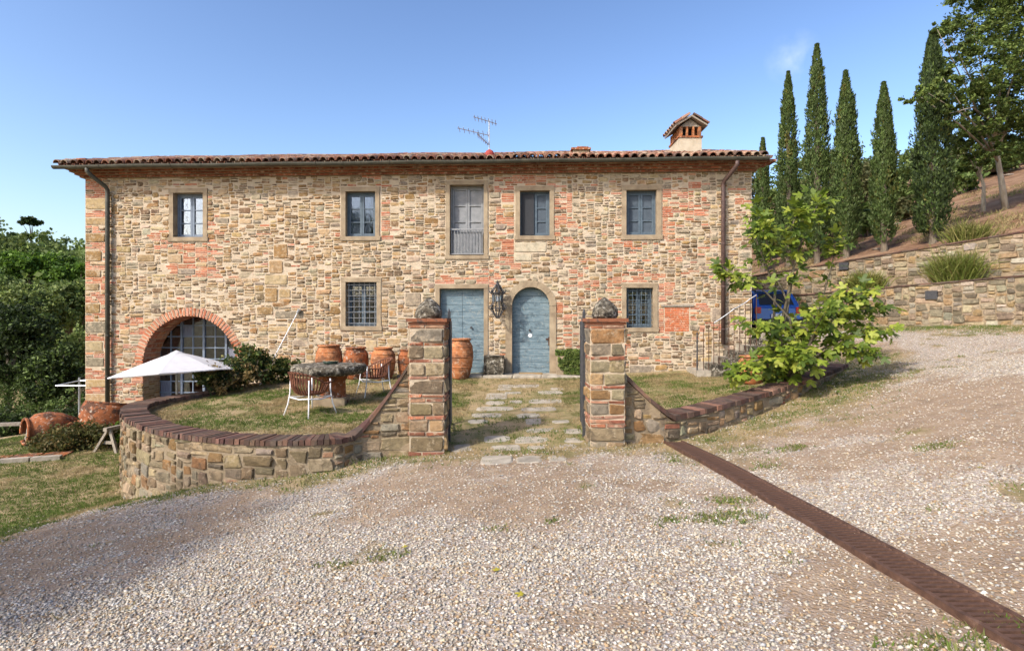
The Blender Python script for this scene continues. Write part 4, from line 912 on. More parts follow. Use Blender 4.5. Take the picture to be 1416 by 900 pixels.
def garden_wall(name, label, pts, sign, topf, basef, thick, seed, sizes, palette, cap_ang, capcol, kinks=()):
    P = Path(pts, sign); x, y, *_ = P.at(P.L * .4); rng = random.Random(seed)
    rt = root(name, (x, y, basef(P, P.L * .4)), label, 'garden wall')
    cu, cv = .05, .04; zs = [basef(P, u) for u in np.linspace(0, P.L, 40)]; z0, z1 = min(zs) - .15, max(topf(P, u) for u in np.linspace(0, P.L, 200))
    nu, nv = int(P.L / cu), int((z1 - z0) / cv) + 1; oc = [bytearray(nu) for _ in range(nv)]
    for i in range(nu):
        u = (i + .5) * cu; tz, bz = topf(P, u) - .075, basef(P, u) - .14
        for j in range(nv):
            z = z0 + j * cv
            if z + cv > tz + .01 or z < bz: oc[j][i] = 1
    its = []
    for (i, j, w, h, ty) in pack(oc, sizes, rng):
        a, b = (i + w / 2) * cu, z0 + (j + h / 2) * cv; W_, H_ = w * cu, h * cv; g = rng.uniform(.018, .045)
        if min(W_, H_) < .06 and rng.random() < .5: continue
        if ty == 'brick': V, F = brick_mesh(W_ - .014, H_ - .012, rng.uniform(.006, .02), rng); c = jit(rng.choice(MUTED), rng, .18)
        else: V, F = stone_mesh(max(.03, W_ - g), max(.03, H_ - g), rng.uniform(.008, .034), rng, .2, (.04, .24), .012, tilt=.14); c = jit(rng.choice(palette), rng, .2)
        its.append((ty, a, b, rng.uniform(-.06, .06), V, F, c, W_ * H_))
    lay(its, rt, P.fn, weathered=True)
    core = MB(); us = np.linspace(0, P.L, int(P.L / .08)); V = []
    for u in us:
        bz, tz = basef(P, u) - .4, topf(P, u) - .08; V += [P.fn(u, bz, 0), P.fn(u, tz, 0), P.fn(u, tz, -thick + .02), P.fn(u, min(bz, -.1), -thick + .02)]
    F = [(4 * i + a, 4 * i + 4 + a, 4 * i + 4 + b, 4 * i + b) for i in range(len(us) - 1) for a, b in ((0, 1), (1, 2), (2, 3))] + [(0, 1, 2, 3), tuple(4 * (len(us) - 1) + k for k in (3, 2, 1, 0))]
    core.add(V, F); core.build('wall_core', 'oldmortar', rt)
    # coping bricks
    u = .02
    while u < P.L - .02:
        za, zb = topf(P, u), topf(P, min(P.L, u + .02)); steep = abs(zb - za) > .006
        wv = rng.uniform(.2, .25) * .75 if steep else rng.uniform(.07, .09) if cap_ang else rng.uniform(.1, .15)
        u1 = min(u + wv - rng.uniform(.005, .014), P.L); t0, t1 = topf(P, u), topf(P, u1); h = .075; dz = rng.uniform(-.011, .007); e = rng.uniform(.01, .042)
        fr, bk_ = (.04, -.2) if steep else (e, -thick - e + .0)
        b = MB(); b.hexa([P.fn(u, t0 - h, fr), P.fn(u1, t1 - h, fr), P.fn(u1, t1 - h, bk_), P.fn(u, t0 - h, bk_), P.fn(u, t0 + dz, fr - .008), P.fn(u1, t1 + dz, fr - .008), P.fn(u1, t1 + dz, bk_ + .008), P.fn(u, t0 + dz, bk_ + .008)])
        b.c = [jit(rng.choice(capcol), rng, .2)] * len(b.f); b.build('coping_brick', 'capbrick', rt, col=True); u += wv * (.8 if steep else 1)
    return P
def rubble(i, j, r):
    t = r.random()
    if t < .045: return (r.choice([4, 5, 3]), 2, 'brick')
    if t < .25: return (r.randint(3, 6), 2, 'stone')
    if t < .8: return (r.randint(4, 8), r.randint(3, 5), 'stone')
    return (r.randint(7, 11), r.randint(4, 6), 'stone')
CAPC = [lin(c) for c in ((112, 82, 66), (98, 72, 60), (86, 66, 56), (128, 98, 82), (106, 86, 74))]
LP = [(-1.5, 8.44), (-1.9, 8.42), (-2.25, 8.32)] + LWALL[1:]
def ltop(P, u):
    x, y, *_ = P.at(u)
    if u < 1.2 and x > -2.32: return CAPZ + (1.25 - CAPZ) * (np.clip((x + 2.3) / .78, 0, 1)) ** 1.12
    return CAPZ + .01 * math.sin(u * 1.1)
LBX = np.array([p[0] for p in LWALL]); LBY = np.array([p[1] for p in LWALL])
def lbase(P, u):
    x, y, *_ = P.at(u); k = np.argsort((LBX - x) ** 2 + (LBY - y) ** 2)[:2]; d = np.sqrt((LBX[k] - x) ** 2 + (LBY[k] - y) ** 2) + 1e-3; w = 1 / d
    return float((np.array(LBASE)[k] * w).sum() / w.sum()) if x < -2.3 else -.14
LW = garden_wall('curved_garden_wall', 'curved rubble stone terrace wall with dark red brick coping', LP, 1, ltop, lbase, .38, 31, rubble, DARKS, True, CAPC)
RP = [(1.66, 8.5), (2.05, 8.56), (2.42, 8.62)] + RWALL[1:]
def rtop(P, u):
    x, y, *_ = P.at(u)
    if x < 2.44: return .42 + .68 * np.clip((2.44 - x) / .78, 0, 1) ** 1.1
    return .42 + (x - 2.44) / 5.06 * .46
def rbase(P, u):
    x, y, *_ = P.at(u); return float(np.interp(x, [1.6] + [p[0] for p in RWALL], [.0] + RBASE)) - .03
RWp = garden_wall('low_garden_wall', 'low stone wall with worn brick coping climbing beside the gravel drive', RP, -1, rtop, rbase, .36, 37, rubble, DARKS + OCHRE[:2], False, CAPC + [lin((160, 120, 100))])

# ------------------------------------------------------------------ gate pillars
def pillar(x, y, zb, seed, label):
    rt = root('gate_pillar', (x, y, zb), label, 'pillar', 'pillars of the gate'); rng = random.Random(seed); H = .255; ztop = 1.80
    part('core', lambda b: b.box((x, y, (zb - .2 + ztop) / 2), (2 * H, 2 * H, ztop - zb + .2)), 'mortar', rt)
    its = []; faces = [((0, -1), (1, 0)), ((1, 0), (0, 1)), ((-1, 0), (0, -1)), ((0, 1), (-1, 0))]
    for fi, (nrm, tan) in enumerate(faces):
        z = zb - .06; k = 0; rr = random.Random(seed + fi)
        seqs = ['b', 'b', 's', 'b', 'd', 'b', 'd', 'b', 'b', 's', 'b', 'd', 'b', 'd', 'b', 's', 'b'] if seed % 2 else ['d', 's', 'b', 'b', 'b', 'd', 'b', 'd', 'b', 'd', 'd', 'b', 'd', 's', 'b']
        hs = [rng_h for rng_h in (random.Random(seed * 3 + q).uniform(.9, 1.15) for q in range(len(seqs)))]
        hb = {'b': .058, 's': .19, 'd': .17}; tot = sum(hb[c] * q for c, q in zip(seqs, hs)); sc_ = (ztop - z) / tot
        fl = []
        for c, q in zip(seqs, hs):
            h = hb[c] * q * sc_
            if c == 'b':
                cut = rr.uniform(-.08, .08); segs = [(-H, cut), (cut, H)]
                for a, e in segs: V, F = brick_mesh(e - a - .016, h - rr.uniform(.012, .024), .014 + rr.uniform(-.008, .01), rr, .008); fl.append(('brick', (a + e) / 2, z + h / 2, rr.uniform(-.01, .01), V, F, jit(rr.choice(MUTED), rr, .2), (e - a) * h))
            else:
                cut = rr.uniform(-.1, .12); segs = [(-H, H)] if c == 's' else [(-H, cut), (cut, H)]
                for a, e in segs: V, F = stone_mesh(e - a - .014, h - .016, rr.uniform(.012, .034), rr, .11, (.03, .18), .014, .12); fl.append(('stone', (a + e) / 2, z + h / 2, rr.uniform(-.02, .02), V, F, jit(rr.choice(DARKS + OCHRE[:2] + GREY[:2]), rr, .16), (e - a) * h))
            z += h
        lay(fl, rt, lambda a, b, d, nrm=nrm, tan=tan: (x + nrm[0] * (H + d) + tan[0] * a, y + nrm[1] * (H + d) + tan[1] * a, b), weathered=True)
    for k, (e, z0, z1) in enumerate(((.272, ztop, ztop + .045), (.302, ztop + .045, ztop + .1))):
        for s_ in (-1, 1): part('cap_brick', lambda b: b.box((x + s_ * e / 2, y, (z0 + z1) / 2), (e - .004, 2 * e, z1 - z0 - .004)), mk('cap_%d_%d_%d' % (seed, k, s_), two(lin((134, 84, 58)), lin((164, 108, 78))), 9, .7, .9, spots=[((.05, .045, .04), 9, .52, .75)]), rt)
    fin = MB(); n = 18; V = []; F = []; zc = ztop + .1; rings = 11
    for i in range(rings + 1):
        t = i / rings; r = [.178, .192, .198, .198, .193, .184, .17, .15, .126, .096, .058, .01][i]
        for k in range(n): a = 2 * math.pi * k / n; q = 1 + .07 * math.sin(3 * a + seed + 4 * t) + rng.uniform(-.05, .05); V.append((x + r * q * math.cos(a), y + r * q * math.sin(a), zc + .31 * t + .012 * math.sin(2 * a + seed)))
    for i in range(rings):
        for k in range(n): F.append((i * n + k, i * n + (k + 1) % n, (i + 1) * n + (k + 1) % n, (i + 1) * n + k))
    F += [tuple(range(n - 1, -1, -1)), tuple(rings * n + k for k in range(n))]
    fin.add(V, F); fin.build('finial', 'lichen', rt, smooth=True)
pillar(PILL[0][0], PILL[0][1], -.12, 41, 'stone and brick gate pillar with domed finial where the curved wall ends')
pillar(PILL[1][0], PILL[1][1], -.02, 44, 'stone and brick gate pillar with domed finial where the low climbing wall starts')

# iron gate leaves, standing open
def gate_leaf(x, zb, sgn, label):
    y0, y1 = 8.9, 9.95; rt = root('iron_gate', (x, (y0 + y1) / 2, zb), label, 'gate', 'leaves of the iron gate')
    part('frame', lambda b: (b.box((x, y0, (zb + 2.0) / 2), (.045, .045, 2.0 - zb)), b.box((x - sgn * .085, y1, (zb + 1.85) / 2), (.04, .04, 1.85 - zb)), [b.tube([(x, y0, z), (x - sgn * .085, y1, z)], .017, 6) for z in (zb + .12, zb + .75, 1.6)]), 'iron', rt)
    for k in range(1, 9):
        t = k / 9; part('bar', lambda b: b.tube([(x - sgn * .085 * t, y0 + (y1 - y0) * t, zb + .1), (x - sgn * .085 * t, y0 + (y1 - y0) * t, 1.75), (x - sgn * .085 * t, y0 + (y1 - y0) * t, 1.9)], [.011, .011, .002], 6), 'iron', rt)
    part('finial_spike', lambda b: b.tube([(x, y0, 2.0), (x, y0, 2.06)], [.022, .002], 6), 'iron', rt)
    for z in (.2, 1.55): part('hinge', lambda b: b.tube([(x - sgn * .005, y0 - .04, z), (x - sgn * .06, y0 - .06, z)], .02, 8), 'iron', rt)
gate_leaf(-.985, -.02, 1, 'black iron gate leaf swung open beside the curved wall pillar'); gate_leaf(1.125, .04, -1, 'black iron gate leaf swung open beside the low wall pillar')

# ------------------------------------------------------------------ path of flagstones
def ground_hit(px, py):
    Y = 9.0
    for _ in range(30):
        x = (px - 708) / FPX * Y; h = CZ - gz(x, Y); Yn = FPX * h / (py - HY); Y = .5 * Y + .5 * min(max(Yn, 1), 40)
    return (px - 708) / FPX * Y, Y
pth = root('garden_path', (.1, 10.5, gz(.1, 10.5)), 'irregular path of pale flagstones from gate to arched door', 'path', kind='structure')
rng = random.Random(8)
for (cx, cy, w, h) in ((190, 775, 95, 34), (330, 735, 120, 30), (365, 775, 145, 28), (485, 738, 150, 30), (660, 742, 95, 24), (330, 825, 145, 36), (470, 822, 105, 30), (590, 818, 70, 24), (525, 700, 145, 20), (660, 703, 85, 24), (490, 660, 68, 27), (465, 634, 100, 18), (325, 606, 158, 19), (290, 633, 130, 17), (250, 660, 92, 16), (325, 580, 82, 15), (330, 552, 88, 24), (510, 607, 155, 16), (540, 575, 145, 20), (560, 535, 104, 14), (400, 537, 74, 9), (375, 508, 78, 14), (365, 522, 62, 10), (460, 508, 115, 14), (590, 520, 55, 10), (415, 575, 55, 12), (605, 660, 75, 12), (500, 775, 80, 18), (640, 770, 84, 17)):
    X0, Y0 = ground_hit(580 + cx / 3.103, 370 + (cy + h / 2) / 3.103); _, Y1 = ground_hit(580 + cx / 3.103, 370 + (cy - h / 2) / 3.103)
    wx = w / 3.103 / FPX * Y0; cyy = (Y0 + Y1) / 2; X0 = (580 + cx / 3.103 - 708) / FPX * cyy
    V, F = stone_mesh(wx, max(.14, Y1 - Y0), .02, rng, .07, (.08, .3), .02, .01); z = gz(X0, cyy)
    gxs = (gz(X0 + .2, cyy) - z) / .2; gys = (gz(X0, cyy + .2) - z) / .2
    addmesh('flagstone', [(X0 + a, cyy + b, z + d * .7 + a * gxs + b * gys - .007) for a, b, d in V], F, 'slab', pth)
step = root('doorstep_paving', FU(FP(685, 0)[0], .36, .5), 'grey stone paving strip at the foot of the farmhouse doors', 'paving', kind='structure')
u = FP(556, 0)[0]; rng = random.Random(3)
while u < FP(800, 0)[0]:
    wv = rng.uniform(.6, 1.1); V, F = stone_mesh(wv - .012, .62, .045, rng, .015, (.02, .06), .012, .005); c = (u + wv / 2)
    addmesh('paving_slab', [FU(c + a, .345 + d, .36 + b) for a, b, d in [(v[0], -v[1], v[2]) for v in V]], [f[::-1] for f in F], 'slab', step); u += wv
part('threshold', lambda b: b.fbox(D2C - D2H - .1, D2C + D2H + .1, .34, d2z0 + .03, -.3, .34), 'slab', step)
part('threshold', lambda b: b.fbox(D1[0] - .1, D1[1] + .1, .3, D1[2] + .006, -.3, .06), 'slab', step)

# ------------------------------------------------------------------ rusty drain grate across the drive
dr = root('drain_grate', (2.5, 6, gz(2.5, 6)), 'long rusty slotted drain grate crossing the gravel drive', 'drain')
dxf = lambda y: 2.42 + (8.5 - y) * .024; HWD = .135
ys = np.linspace(1.9, 8.55, 24); dz = lambda y: float(z_out(np.array([dxf(y)]), np.array([y]))[0]) + .022
for s_ in (-1, 1):
    b = MB()
    for a, c in zip(ys[:-1], ys[1:]):
        xa, xc = dxf(a) + s_ * HWD, dxf(c) + s_ * HWD; b.hexa([(xa - .016, a, dz(a) - .08), (xa + .016, a, dz(a) - .08), (xc + .016, c, dz(c) - .08), (xc - .016, c, dz(c) - .08), (xa - .016, a, dz(a) + .012), (xa + .016, a, dz(a) + .012), (xc + .016, c, dz(c) + .012), (xc - .016, c, dz(c) + .012)])
    b.build('rail', 'rust', dr)
b = MB()
for a, c in zip(ys[:-1], ys[1:]): b.add([(dxf(a) - HWD, a, dz(a) - .055), (dxf(a) + HWD, a, dz(a) - .055), (dxf(c) + HWD, c, dz(c) - .055), (dxf(c) - HWD, c, dz(c) - .055)], [(0, 1, 2, 3)])
b.build('channel', mk('channel', two(lin((26, 20, 16)), lin((44, 32, 26))), 20, .4, .95), dr)
sm = MB(); sm.box((0, 0, 0), (2 * HWD - .03, .03, .014)); sme = bpy.data.meshes.new('slat'); sme.from_pydata(sm.v, [], sm.f); sme.materials.append(M['rust'])
y = 1.95
while y < 8.5:
    o = bpy.data.objects.new('slat', sme); COL.objects.link(o); o.parent = dr; o.location = np.array((dxf(y), y, dz(y) + R.uniform(-.003, .002))) - LOC[dr]; o.rotation_euler = (0, 0, R.uniform(-.02, .02)); y += .058
    LOC[o] = LOC[dr]

# ------------------------------------------------------------------ stone stairs and iron railing by the house corner
st = root('stone_stairs', FU(FP(1000, 0)[0], .45, .6), 'rough grey stone stairs climbing along the farmhouse wall', 'stairs')
u0s = FP(948, 0)[0]; rng = random.Random(12); SD0, SD1 = .03, 1.15
for k in range(7):
    zb, ztp = .32 + max(0, k - 1) * .16, .42 + (k + 1) * .155; a = u0s + k * .33; e = FP(1052, 0)[0]
    cut = [SD0, rng.uniform(.45, .65), SD1]
    for d0, d1 in zip(cut[:-1], cut[1:]):
        j = lambda: rng.uniform(-.012, .012); b = MB()
        b.hexa([FU(a + j(), zb, d1 + j()), FU(a + .46 if k < 6 else e, zb, d1 + j()), FU(a + .46 if k < 6 else e, zb, d0 + .006), FU(a + j(), zb, d0 + .006), FU(a + .02 + j(), ztp + j(), d1 - .02 + j()), FU(a + .46 if k < 6 else e, ztp + j(), d1 - .02), FU(a + .46 if k < 6 else e, ztp, d0 + .006), FU(a + .02 + j(), ztp + j(), d0 + .006)]); b.build('step', 'lichen' if rng.random() < .5 else 'slab', st)
part('stair_base', lambda b: [b.fbox(u0s + k * .33 + .06, FP(1050, 0)[0], .2 + (k - 1) * .155, .3 + k * .155 + .1, SD0 + .02, SD1 - .05) for k in range(1, 7)], 'oldmortar', st)
rl = root('stair_railing', FU(FP(990, 0)[0], .45, 1.05), 'thin rusty iron railing on the stone stairs', 'railing')
tops = [(964, 461, 524), (972.7, 456, 505), (980, 451, 497), (987, 446.6, 490), (994.4, 442, 482), (1008, 432.6, 474), (1015, 427, 468), (1023, 423, 463), (1030.5, 418.6, 458), (1037.7, 413, 455), (1046, 408, 452)]
tp = []
for i, (x_, yt, yb) in enumerate(tops):
    u, zt_ = FP(x_, yt, 1.02); _, zb_ = FP(x_, yb, 1.02); tp.append((u, zt_))
    zb_ = min(zb_, .43 + max(0, (u - u0s) / .33) * .155); part('post', lambda b: b.tube([FU(u, zb_ - .02, 1.02), FU(u, zt_ + .03, 1.02)], .019 if i in (0,) else .010, 6), 'rust' if i else 'iron', rl)
part('handrail', lambda b: b.tube([FU(u, z, 1.02) for u, z in tp[3:]], .013, 6), 'steel', rl)

# ------------------------------------------------------------------ hillside retaining walls on the right
def retaining(name, label, s0, topf, basef, t0, t1, seed):
    mid = RW0 + RWD * 3 + RWN * s0; rt = root(name, (mid[0], mid[1], basef(3)), label, 'retaining wall'); rng = random.Random(seed)
    fn = lambda t, z, d: (RW0[0] + RWD[0] * (-t) + RWN[0] * (s0 - d), RW0[1] + RWD[1] * (-t) + RWN[1] * (s0 - d), z)     # t reversed so faces look outwards
    cu, cv = .06, .045; nu = int((t1 - t0) / cu); zlo = min(basef(t0), basef(t1)) - .1; zhi = max(topf(t0), topf(t1)); nv = int((zhi - zlo) / cv) + 1; oc = [bytearray(nu) for _ in range(nv)]
    for i in range(nu):
        tt = -( -t1 + (i + .5) * cu)
        for j in range(nv):
            z = zlo + j * cv
            if z + cv > topf(tt) - .03 or z < basef(tt) - .12: oc[j][i] = 1
    def siz(i, j, r):
        q = r.random()
        if q < .25: return (r.randint(3, 5), r.randint(2, 3), 'stone')
        if q < .85: return (r.randint(4, 8), r.randint(3, 5), 'stone')
        return (r.randint(7, 12), r.randint(4, 7), 'stone')
    its = []
    for (i, j, w, h, ty) in pack(oc, siz, rng):
        W_, H_ = w * cu, h * cv; a = -t1 + (i + w / 2) * cu; b = zlo + (j + h / 2) * cv
        if min(W_, H_) < .07 and rng.random() < .5: continue
        V, F = stone_mesh(W_ - rng.uniform(.015, .035), H_ - rng.uniform(.012, .03), rng.uniform(.015, .05), rng, .2, (.05, .26), .014, tilt=.16)
        its.append((ty, a, b, rng.uniform(-.06, .06), V, F, jit(rng.choice(RETC), rng, .18), W_ * H_))
    lay(its, rt, fn, weathered=True)
    b = MB(); n = 30
    for k in range(n):
        ta, tb = t0 + (t1 - t0) * k / n, t0 + (t1 - t0) * (k + 1) / n
        b.hexa([fn(-tb, basef(tb) - .4, 0), fn(-ta, basef(ta) - .4, 0), fn(-ta, basef(ta) - .4, -.3), fn(-tb, basef(tb) - .4, -.3), fn(-tb, topf(tb) - .035, 0), fn(-ta, topf(ta) - .035, 0), fn(-ta, topf(ta) - .035, -.3), fn(-tb, topf(tb) - .035, -.3)])
    b.build('wall_core', 'oldmortar', rt)
    t = t0
    while t < t1:
        w = rng.uniform(.22, .3); a, e = -(t + w - .008), -t
        b = MB(); b.hexa([fn(a, topf(-a) - .04, .05), fn(e, topf(-e) - .04, .05), fn(e, topf(-e) - .04, -.3), fn(a, topf(-a) - .04, -.3), fn(a, topf(-a) + rng.uniform(-.004, .01), .045), fn(e, topf(-e) + rng.uniform(-.004, .01), .045), fn(e, topf(-e), -.3), fn(a, topf(-a), -.3)])
        b.c = [jit(rng.choice(CAPC), rng, .2)] * len(b.f); b.build('coping_brick', 'capbrick', rt, col=True); t += w
    return rt, fn
rwA, fA = retaining('retaining_wall', 'lower stone retaining wall rising straight from the edge of the drive', 0., lambda t: float(top1(t)), lambda t: gz(*(RW0 + RWD * t - RWN * .15)), -3.5, 10.5, 51)
rwB, fB = retaining('retaining_wall', 'upper stone retaining wall set back under the cypress trees', 1.0, lambda t: float(top2(t)), lambda t: float(top1(t)), -3.5, 11.5, 52)
def vent(rt, fn, px, py, s0):
    k = (px - 708) / FPX; bx, by = RW0 + RWN * s0; t = (bx - k * by) / (k * RWD[1] - RWD[0]); Y = by + RWD[1] * t; z = CZ + (HY - py) / FPX * Y
    part('vent', lambda b: b.prism([(-t - .16, z - .13), (-t + .16, z - .13), (-t + .16, z + .13), (-t - .16, z + .13)], fn, -.02, .075), 'iron', rt)
vent(rwA, fA, 1289, 408, 0); vent(rwB, fB, 1168, 368, 1.0)

# ------------------------------------------------------------------ terracotta jars
def jar(px, Y, h, dia, label, mat='terracotta', group='big terracotta jars along the farmhouse', rim=1.0, seed=0, zoff=0.0):
    x = (px - 708) / FPX * Y; z = gz(x, Y) + .0 + zoff; rt = root('terracotta_jar', (x, Y, z), label, 'jar', group); r = dia / 2; rg = random.Random(seed + 1)
    prof = [(r * .60, 0), (r * .66, .02 * h), (r * .80, .16 * h), (r * .93, .34 * h), (r * .995, .52 * h), (r, .64 * h), (r * .96, .76 * h), (r * .86, .87 * h), (r * .74 * rim, .93 * h), (r * .72 * rim, .95 * h)]
    part('body', lambda b: b.lathe((x, Y, z), prof, 28, wob=.008, rng=rg), mat, rt, smooth=True)
    part('rim', lambda b: b.lathe((x, Y, z), [(r * .70 * rim, .94 * h), (r * .80 * rim, .945 * h), (r * .83 * rim, .975 * h), (r * .80 * rim, h), (r * .66 * rim, h), (r * .62 * rim, .96 * h), (r * .5, .9 * h)], 28), mat, rt, smooth=True)
    for t in (.3, .55, .8):
        k = np.interp(t * h, [p[1] for p in prof], [p[0] for p in prof]); part('band', lambda b: b.lathe((x, Y, z), [(k - .01, t * h - .018), (k + .012, t * h - .012), (k + .014, t * h + .006), (k - .01, t * h + .016)], 28, wob=.008, rng=random.Random(seed + 1)), mat, rt, smooth=True)
jar(455, 15.05, .92, .68, 'wide straight orange jar seen behind the stone table', rim=1.08, seed=1)
jar(492, 15.1, .84, .66, 'weathered terracotta jar with pale crust behind the stone table', 'terracotta_old', seed=2)
jar(530, 14.95, .84, .64, 'smooth round orange jar standing behind the chairs', rim=.95, seed=3)
jar(563, 15.15, .76, .5, 'small dark terracotta jar partly behind the gate pillar', 'terracotta_old', seed=4)
jar(637, 15.0, 1.06, .66, 'tall orange jar in front of the blue double door', seed=5)
jar(1040, 12.6, .62, .58, 'terracotta pot half hidden under the fig leaves', rim=1.15, seed=6)

# ------------------------------------------------------------------ round stone table with dish
tx, ty = -3.78, 11.7; tz = gz(tx, ty); TT = .95
tb = root('stone_table', (tx, ty, tz), 'round lichen covered stone table on a terracotta pedestal', 'table'); rng = random.Random(6)
V = []; F = []; n = 36
for (r, z) in ((.50, TT - .2), (.66, TT - .19), (.735, TT - .13), (.745, TT - .05), (.72, TT - .005), (.6, TT), (.02, TT + .004)):
    for k in range(n): a = 2 * math.pi * k / n; q = 1 + (.03 * math.sin(3 * a + 1) + .02 * math.sin(7 * a) + rng.uniform(-.018, .018)) * (1 if r > .1 else 0); V.append((tx + r * q * math.cos(a), ty + r * q * math.sin(a), z + rng.uniform(-.006, .006)))
for i in range(6):
    for k in range(n): F.append((i * n + k, i * n + (k + 1) % n, (i + 1) * n + (k + 1) % n, (i + 1) * n + k))
F += [tuple(range(n - 1, -1, -1)), tuple(6 * n + k for k in range(n))]
addmesh('table_top', V, F, 'lichen', tb, smooth=True)
part('pedestal', lambda b: b.lathe((tx + .1, ty, tz), [(.30, -.02), (.31, .06), (.26, .1), (.25, .45), (.29, .56), (.3, TT - tz - .18)], 4 * 4), 'terracotta_old', tb, smooth=True)
part('pedestal_base', lambda b: b.box((tx + .08, ty - .02, tz + .06), (.62, .6, .16), .1), 'pietra', tb)
dx_, dy_ = tx + .02, ty + .1; ds = root('dish', (dx_, dy_, TT + .004), 'dark green glazed dish lying on the stone table', 'dish')
part('bowl', lambda b: b.lathe((dx_, dy_, TT + .006), [(.12, 0), (.135, .01), (.16, .045), (.15, .048), (.125, .018), (.02, .014)], 24), 'dish', ds, smooth=True)
part('rim', lambda b: b.lathe((dx_, dy_, TT + .006), [(.15, .046), (.165, .05), (.166, .058), (.15, .056)], 24), 'dish', ds, smooth=True)

# ------------------------------------------------------------------ chairs: white iron legs, brown slatted bucket
def chair(x, y, rz, label):
    z = gz(x, y); rt = root('garden_chair', (x, y, z), label, 'chair', 'slatted garden chairs at the stone table'); cs, sn = math.cos(rz), math.sin(rz)
    T = lambda a, b, c: (x + a * cs - b * sn, y + a * sn + b * cs, z + c)          # +b is the way the chair faces
    L = [(-.27, -.25), (.27, -.25), (.27, .25), (-.27, .25)]
    for a, b_ in L:
        zz = gz(*T(a * 1.25, b_ * 1.25, 0)[:2]) - z; part('leg', lambda b: b.tube([T(a * 1.28, b_ * 1.28, zz), T(a * 1.08, b_ * 1.08, .2), T(a * .98, b_ * .98, .42), T(a * .96, b_ * .96, .66)], .0125, 7), 'white', rt, smooth=True)
    for p_, q_ in ((0, 1), (1, 2), (2, 3), (3, 0)): part('stretcher', lambda b: b.tube([T(L[p_][0] * 1.03, L[p_][1] * 1.03, .33), T((L[p_][0] + L[q_][0]) * .5, (L[p_][1] + L[q_][1]) * .5, .30), T(L[q_][0] * 1.03, L[q_][1] * 1.03, .33)], .013, 7), 'white', rt, smooth=True)
    part('seat_ring', lambda b: b.tube([T(.19 * math.cos(a), .19 * math.sin(a), .38) for a in np.linspace(0, 2 * math.pi, 20)], .012, 6), 'rattan', rt)
    top = lambda a: .60 + .20 * max(0, math.cos(a + math.pi / 2)) ** .8                  # higher at the back
    for a in np.linspace(-math.pi / 2 - 2.15, -math.pi / 2 + 2.15, 25):
        t = top(a); part('slat', lambda b: b.tube([T(.16 * math.cos(a), .16 * math.sin(a), .375), T(.27 * math.cos(a), .27 * math.sin(a), .42), T(.335 * math.cos(a), .335 * math.sin(a), .54), T(.36 * math.cos(a), .36 * math.sin(a), t), T(.40 * math.cos(a), .40 * math.sin(a), t + .02)], [.012, .014, .015, .015, .009], 5), 'rattan', rt)
    part('rim', lambda b: b.tube([T(.365 * math.cos(a), .365 * math.sin(a), top(a)) for a in np.linspace(-math.pi / 2 - 2.2, -math.pi / 2 + 2.2, 28)], .016, 6), 'rattan', rt)
    part('seat', lambda b: b.lathe(T(0, 0, .37), [(.05, 0), (.25, .02), (.26, .04), (.05, .03)], 20), 'rattan', rt)
chair(-3.76, 10.62, math.radians(-32), 'brown slatted bucket chair with white legs in front of the stone table'); chair(-3.08, 12.75, math.radians(120), 'brown slatted bucket chair with white legs standing before the jars')

# ------------------------------------------------------------------ umbrella
ux_, uy_ = -8.0, 13.4; uz = gz(ux_, uy_); um_ = root('patio_umbrella', (ux_, uy_, uz), 'open white patio umbrella in front of the brick arch', 'umbrella')
apex = Vector((ux_ + .1, uy_, 1.12)); tilt = Matrix.Rotation(math.radians(4.5), 3, 'Y').inverted() @ Matrix.Rotation(math.radians(-3.5), 3, 'X'); ngon = 8; Rr = 1.42; V = [apex + Vector((0, 0, .0))]; F = []
rimp = []
for ring, (rr, dz_) in enumerate(((.33, -.155), (.66, -.32), (1.0, -.50))):
    for k in range(ngon * 2):
        a = math.pi * k / ngon + .3; q = Rr * rr * (1 if k % 2 == 0 else .925 + .02 * (ring == 0)); dz2 = dz_ + (.0 if k % 2 == 0 else -.012 * (ring + 1) * .2)
        V.append(apex + tilt @ Vector((q * math.cos(a), q * math.sin(a), dz2)))
m_ = ngon * 2
for k in range(m_): F.append((0, 1 + k, 1 + (k + 1) % m_))
for r_ in range(2):
    for k in range(m_): F.append((1 + r_ * m_ + k, 1 + (r_ + 1) * m_ + k, 1 + (r_ + 1) * m_ + (k + 1) % m_, 1 + r_ * m_ + (k + 1) % m_))
V += [v + Vector((0, 0, -.02)) for v in V[1 + 2 * m_:1 + 3 * m_]]
for k in range(m_): F.append((1 + 2 * m_ + k, 1 + 3 * m_ + k, 1 + 3 * m_ + (k + 1) % m_, 1 + 2 * m_ + (k + 1) % m_))
addmesh('canopy', V, F, 'canvas', um_)
part('vent_cap', lambda b: b.add([apex + Vector((0, 0, .03))] + [apex + tilt @ Vector((.17 * math.cos(a), .17 * math.sin(a), -.05)) for a in np.linspace(0, 2 * math.pi, 9)[:-1]], [(0, 1 + k, 1 + (k + 1) % 8) for k in range(8)]), 'canvas', um_)
part('pole', lambda b: b.tube([(ux_ + .12, uy_, uz), apex + Vector((0, 0, .02))], .024, 10), 'steel', um_)
for k in range(8):
    a = 2 * math.pi * k / 8 + .3; part('rib', lambda b: b.tube([apex + Vector((0, 0, -.05)), apex + tilt @ Vector((.66 * Rr * math.cos(a), .66 * Rr * math.sin(a), -.345)), apex + tilt @ Vector((.98 * Rr * math.cos(a), .98 * Rr * math.sin(a), -.515))], .009, 5), 'steel', um_)
part('base', lambda b: b.lathe((ux_ + .12, uy_, uz), [(.3, 0), (.3, .06), (.06, .08), (.04, .3)], 18), 'iron', um_)

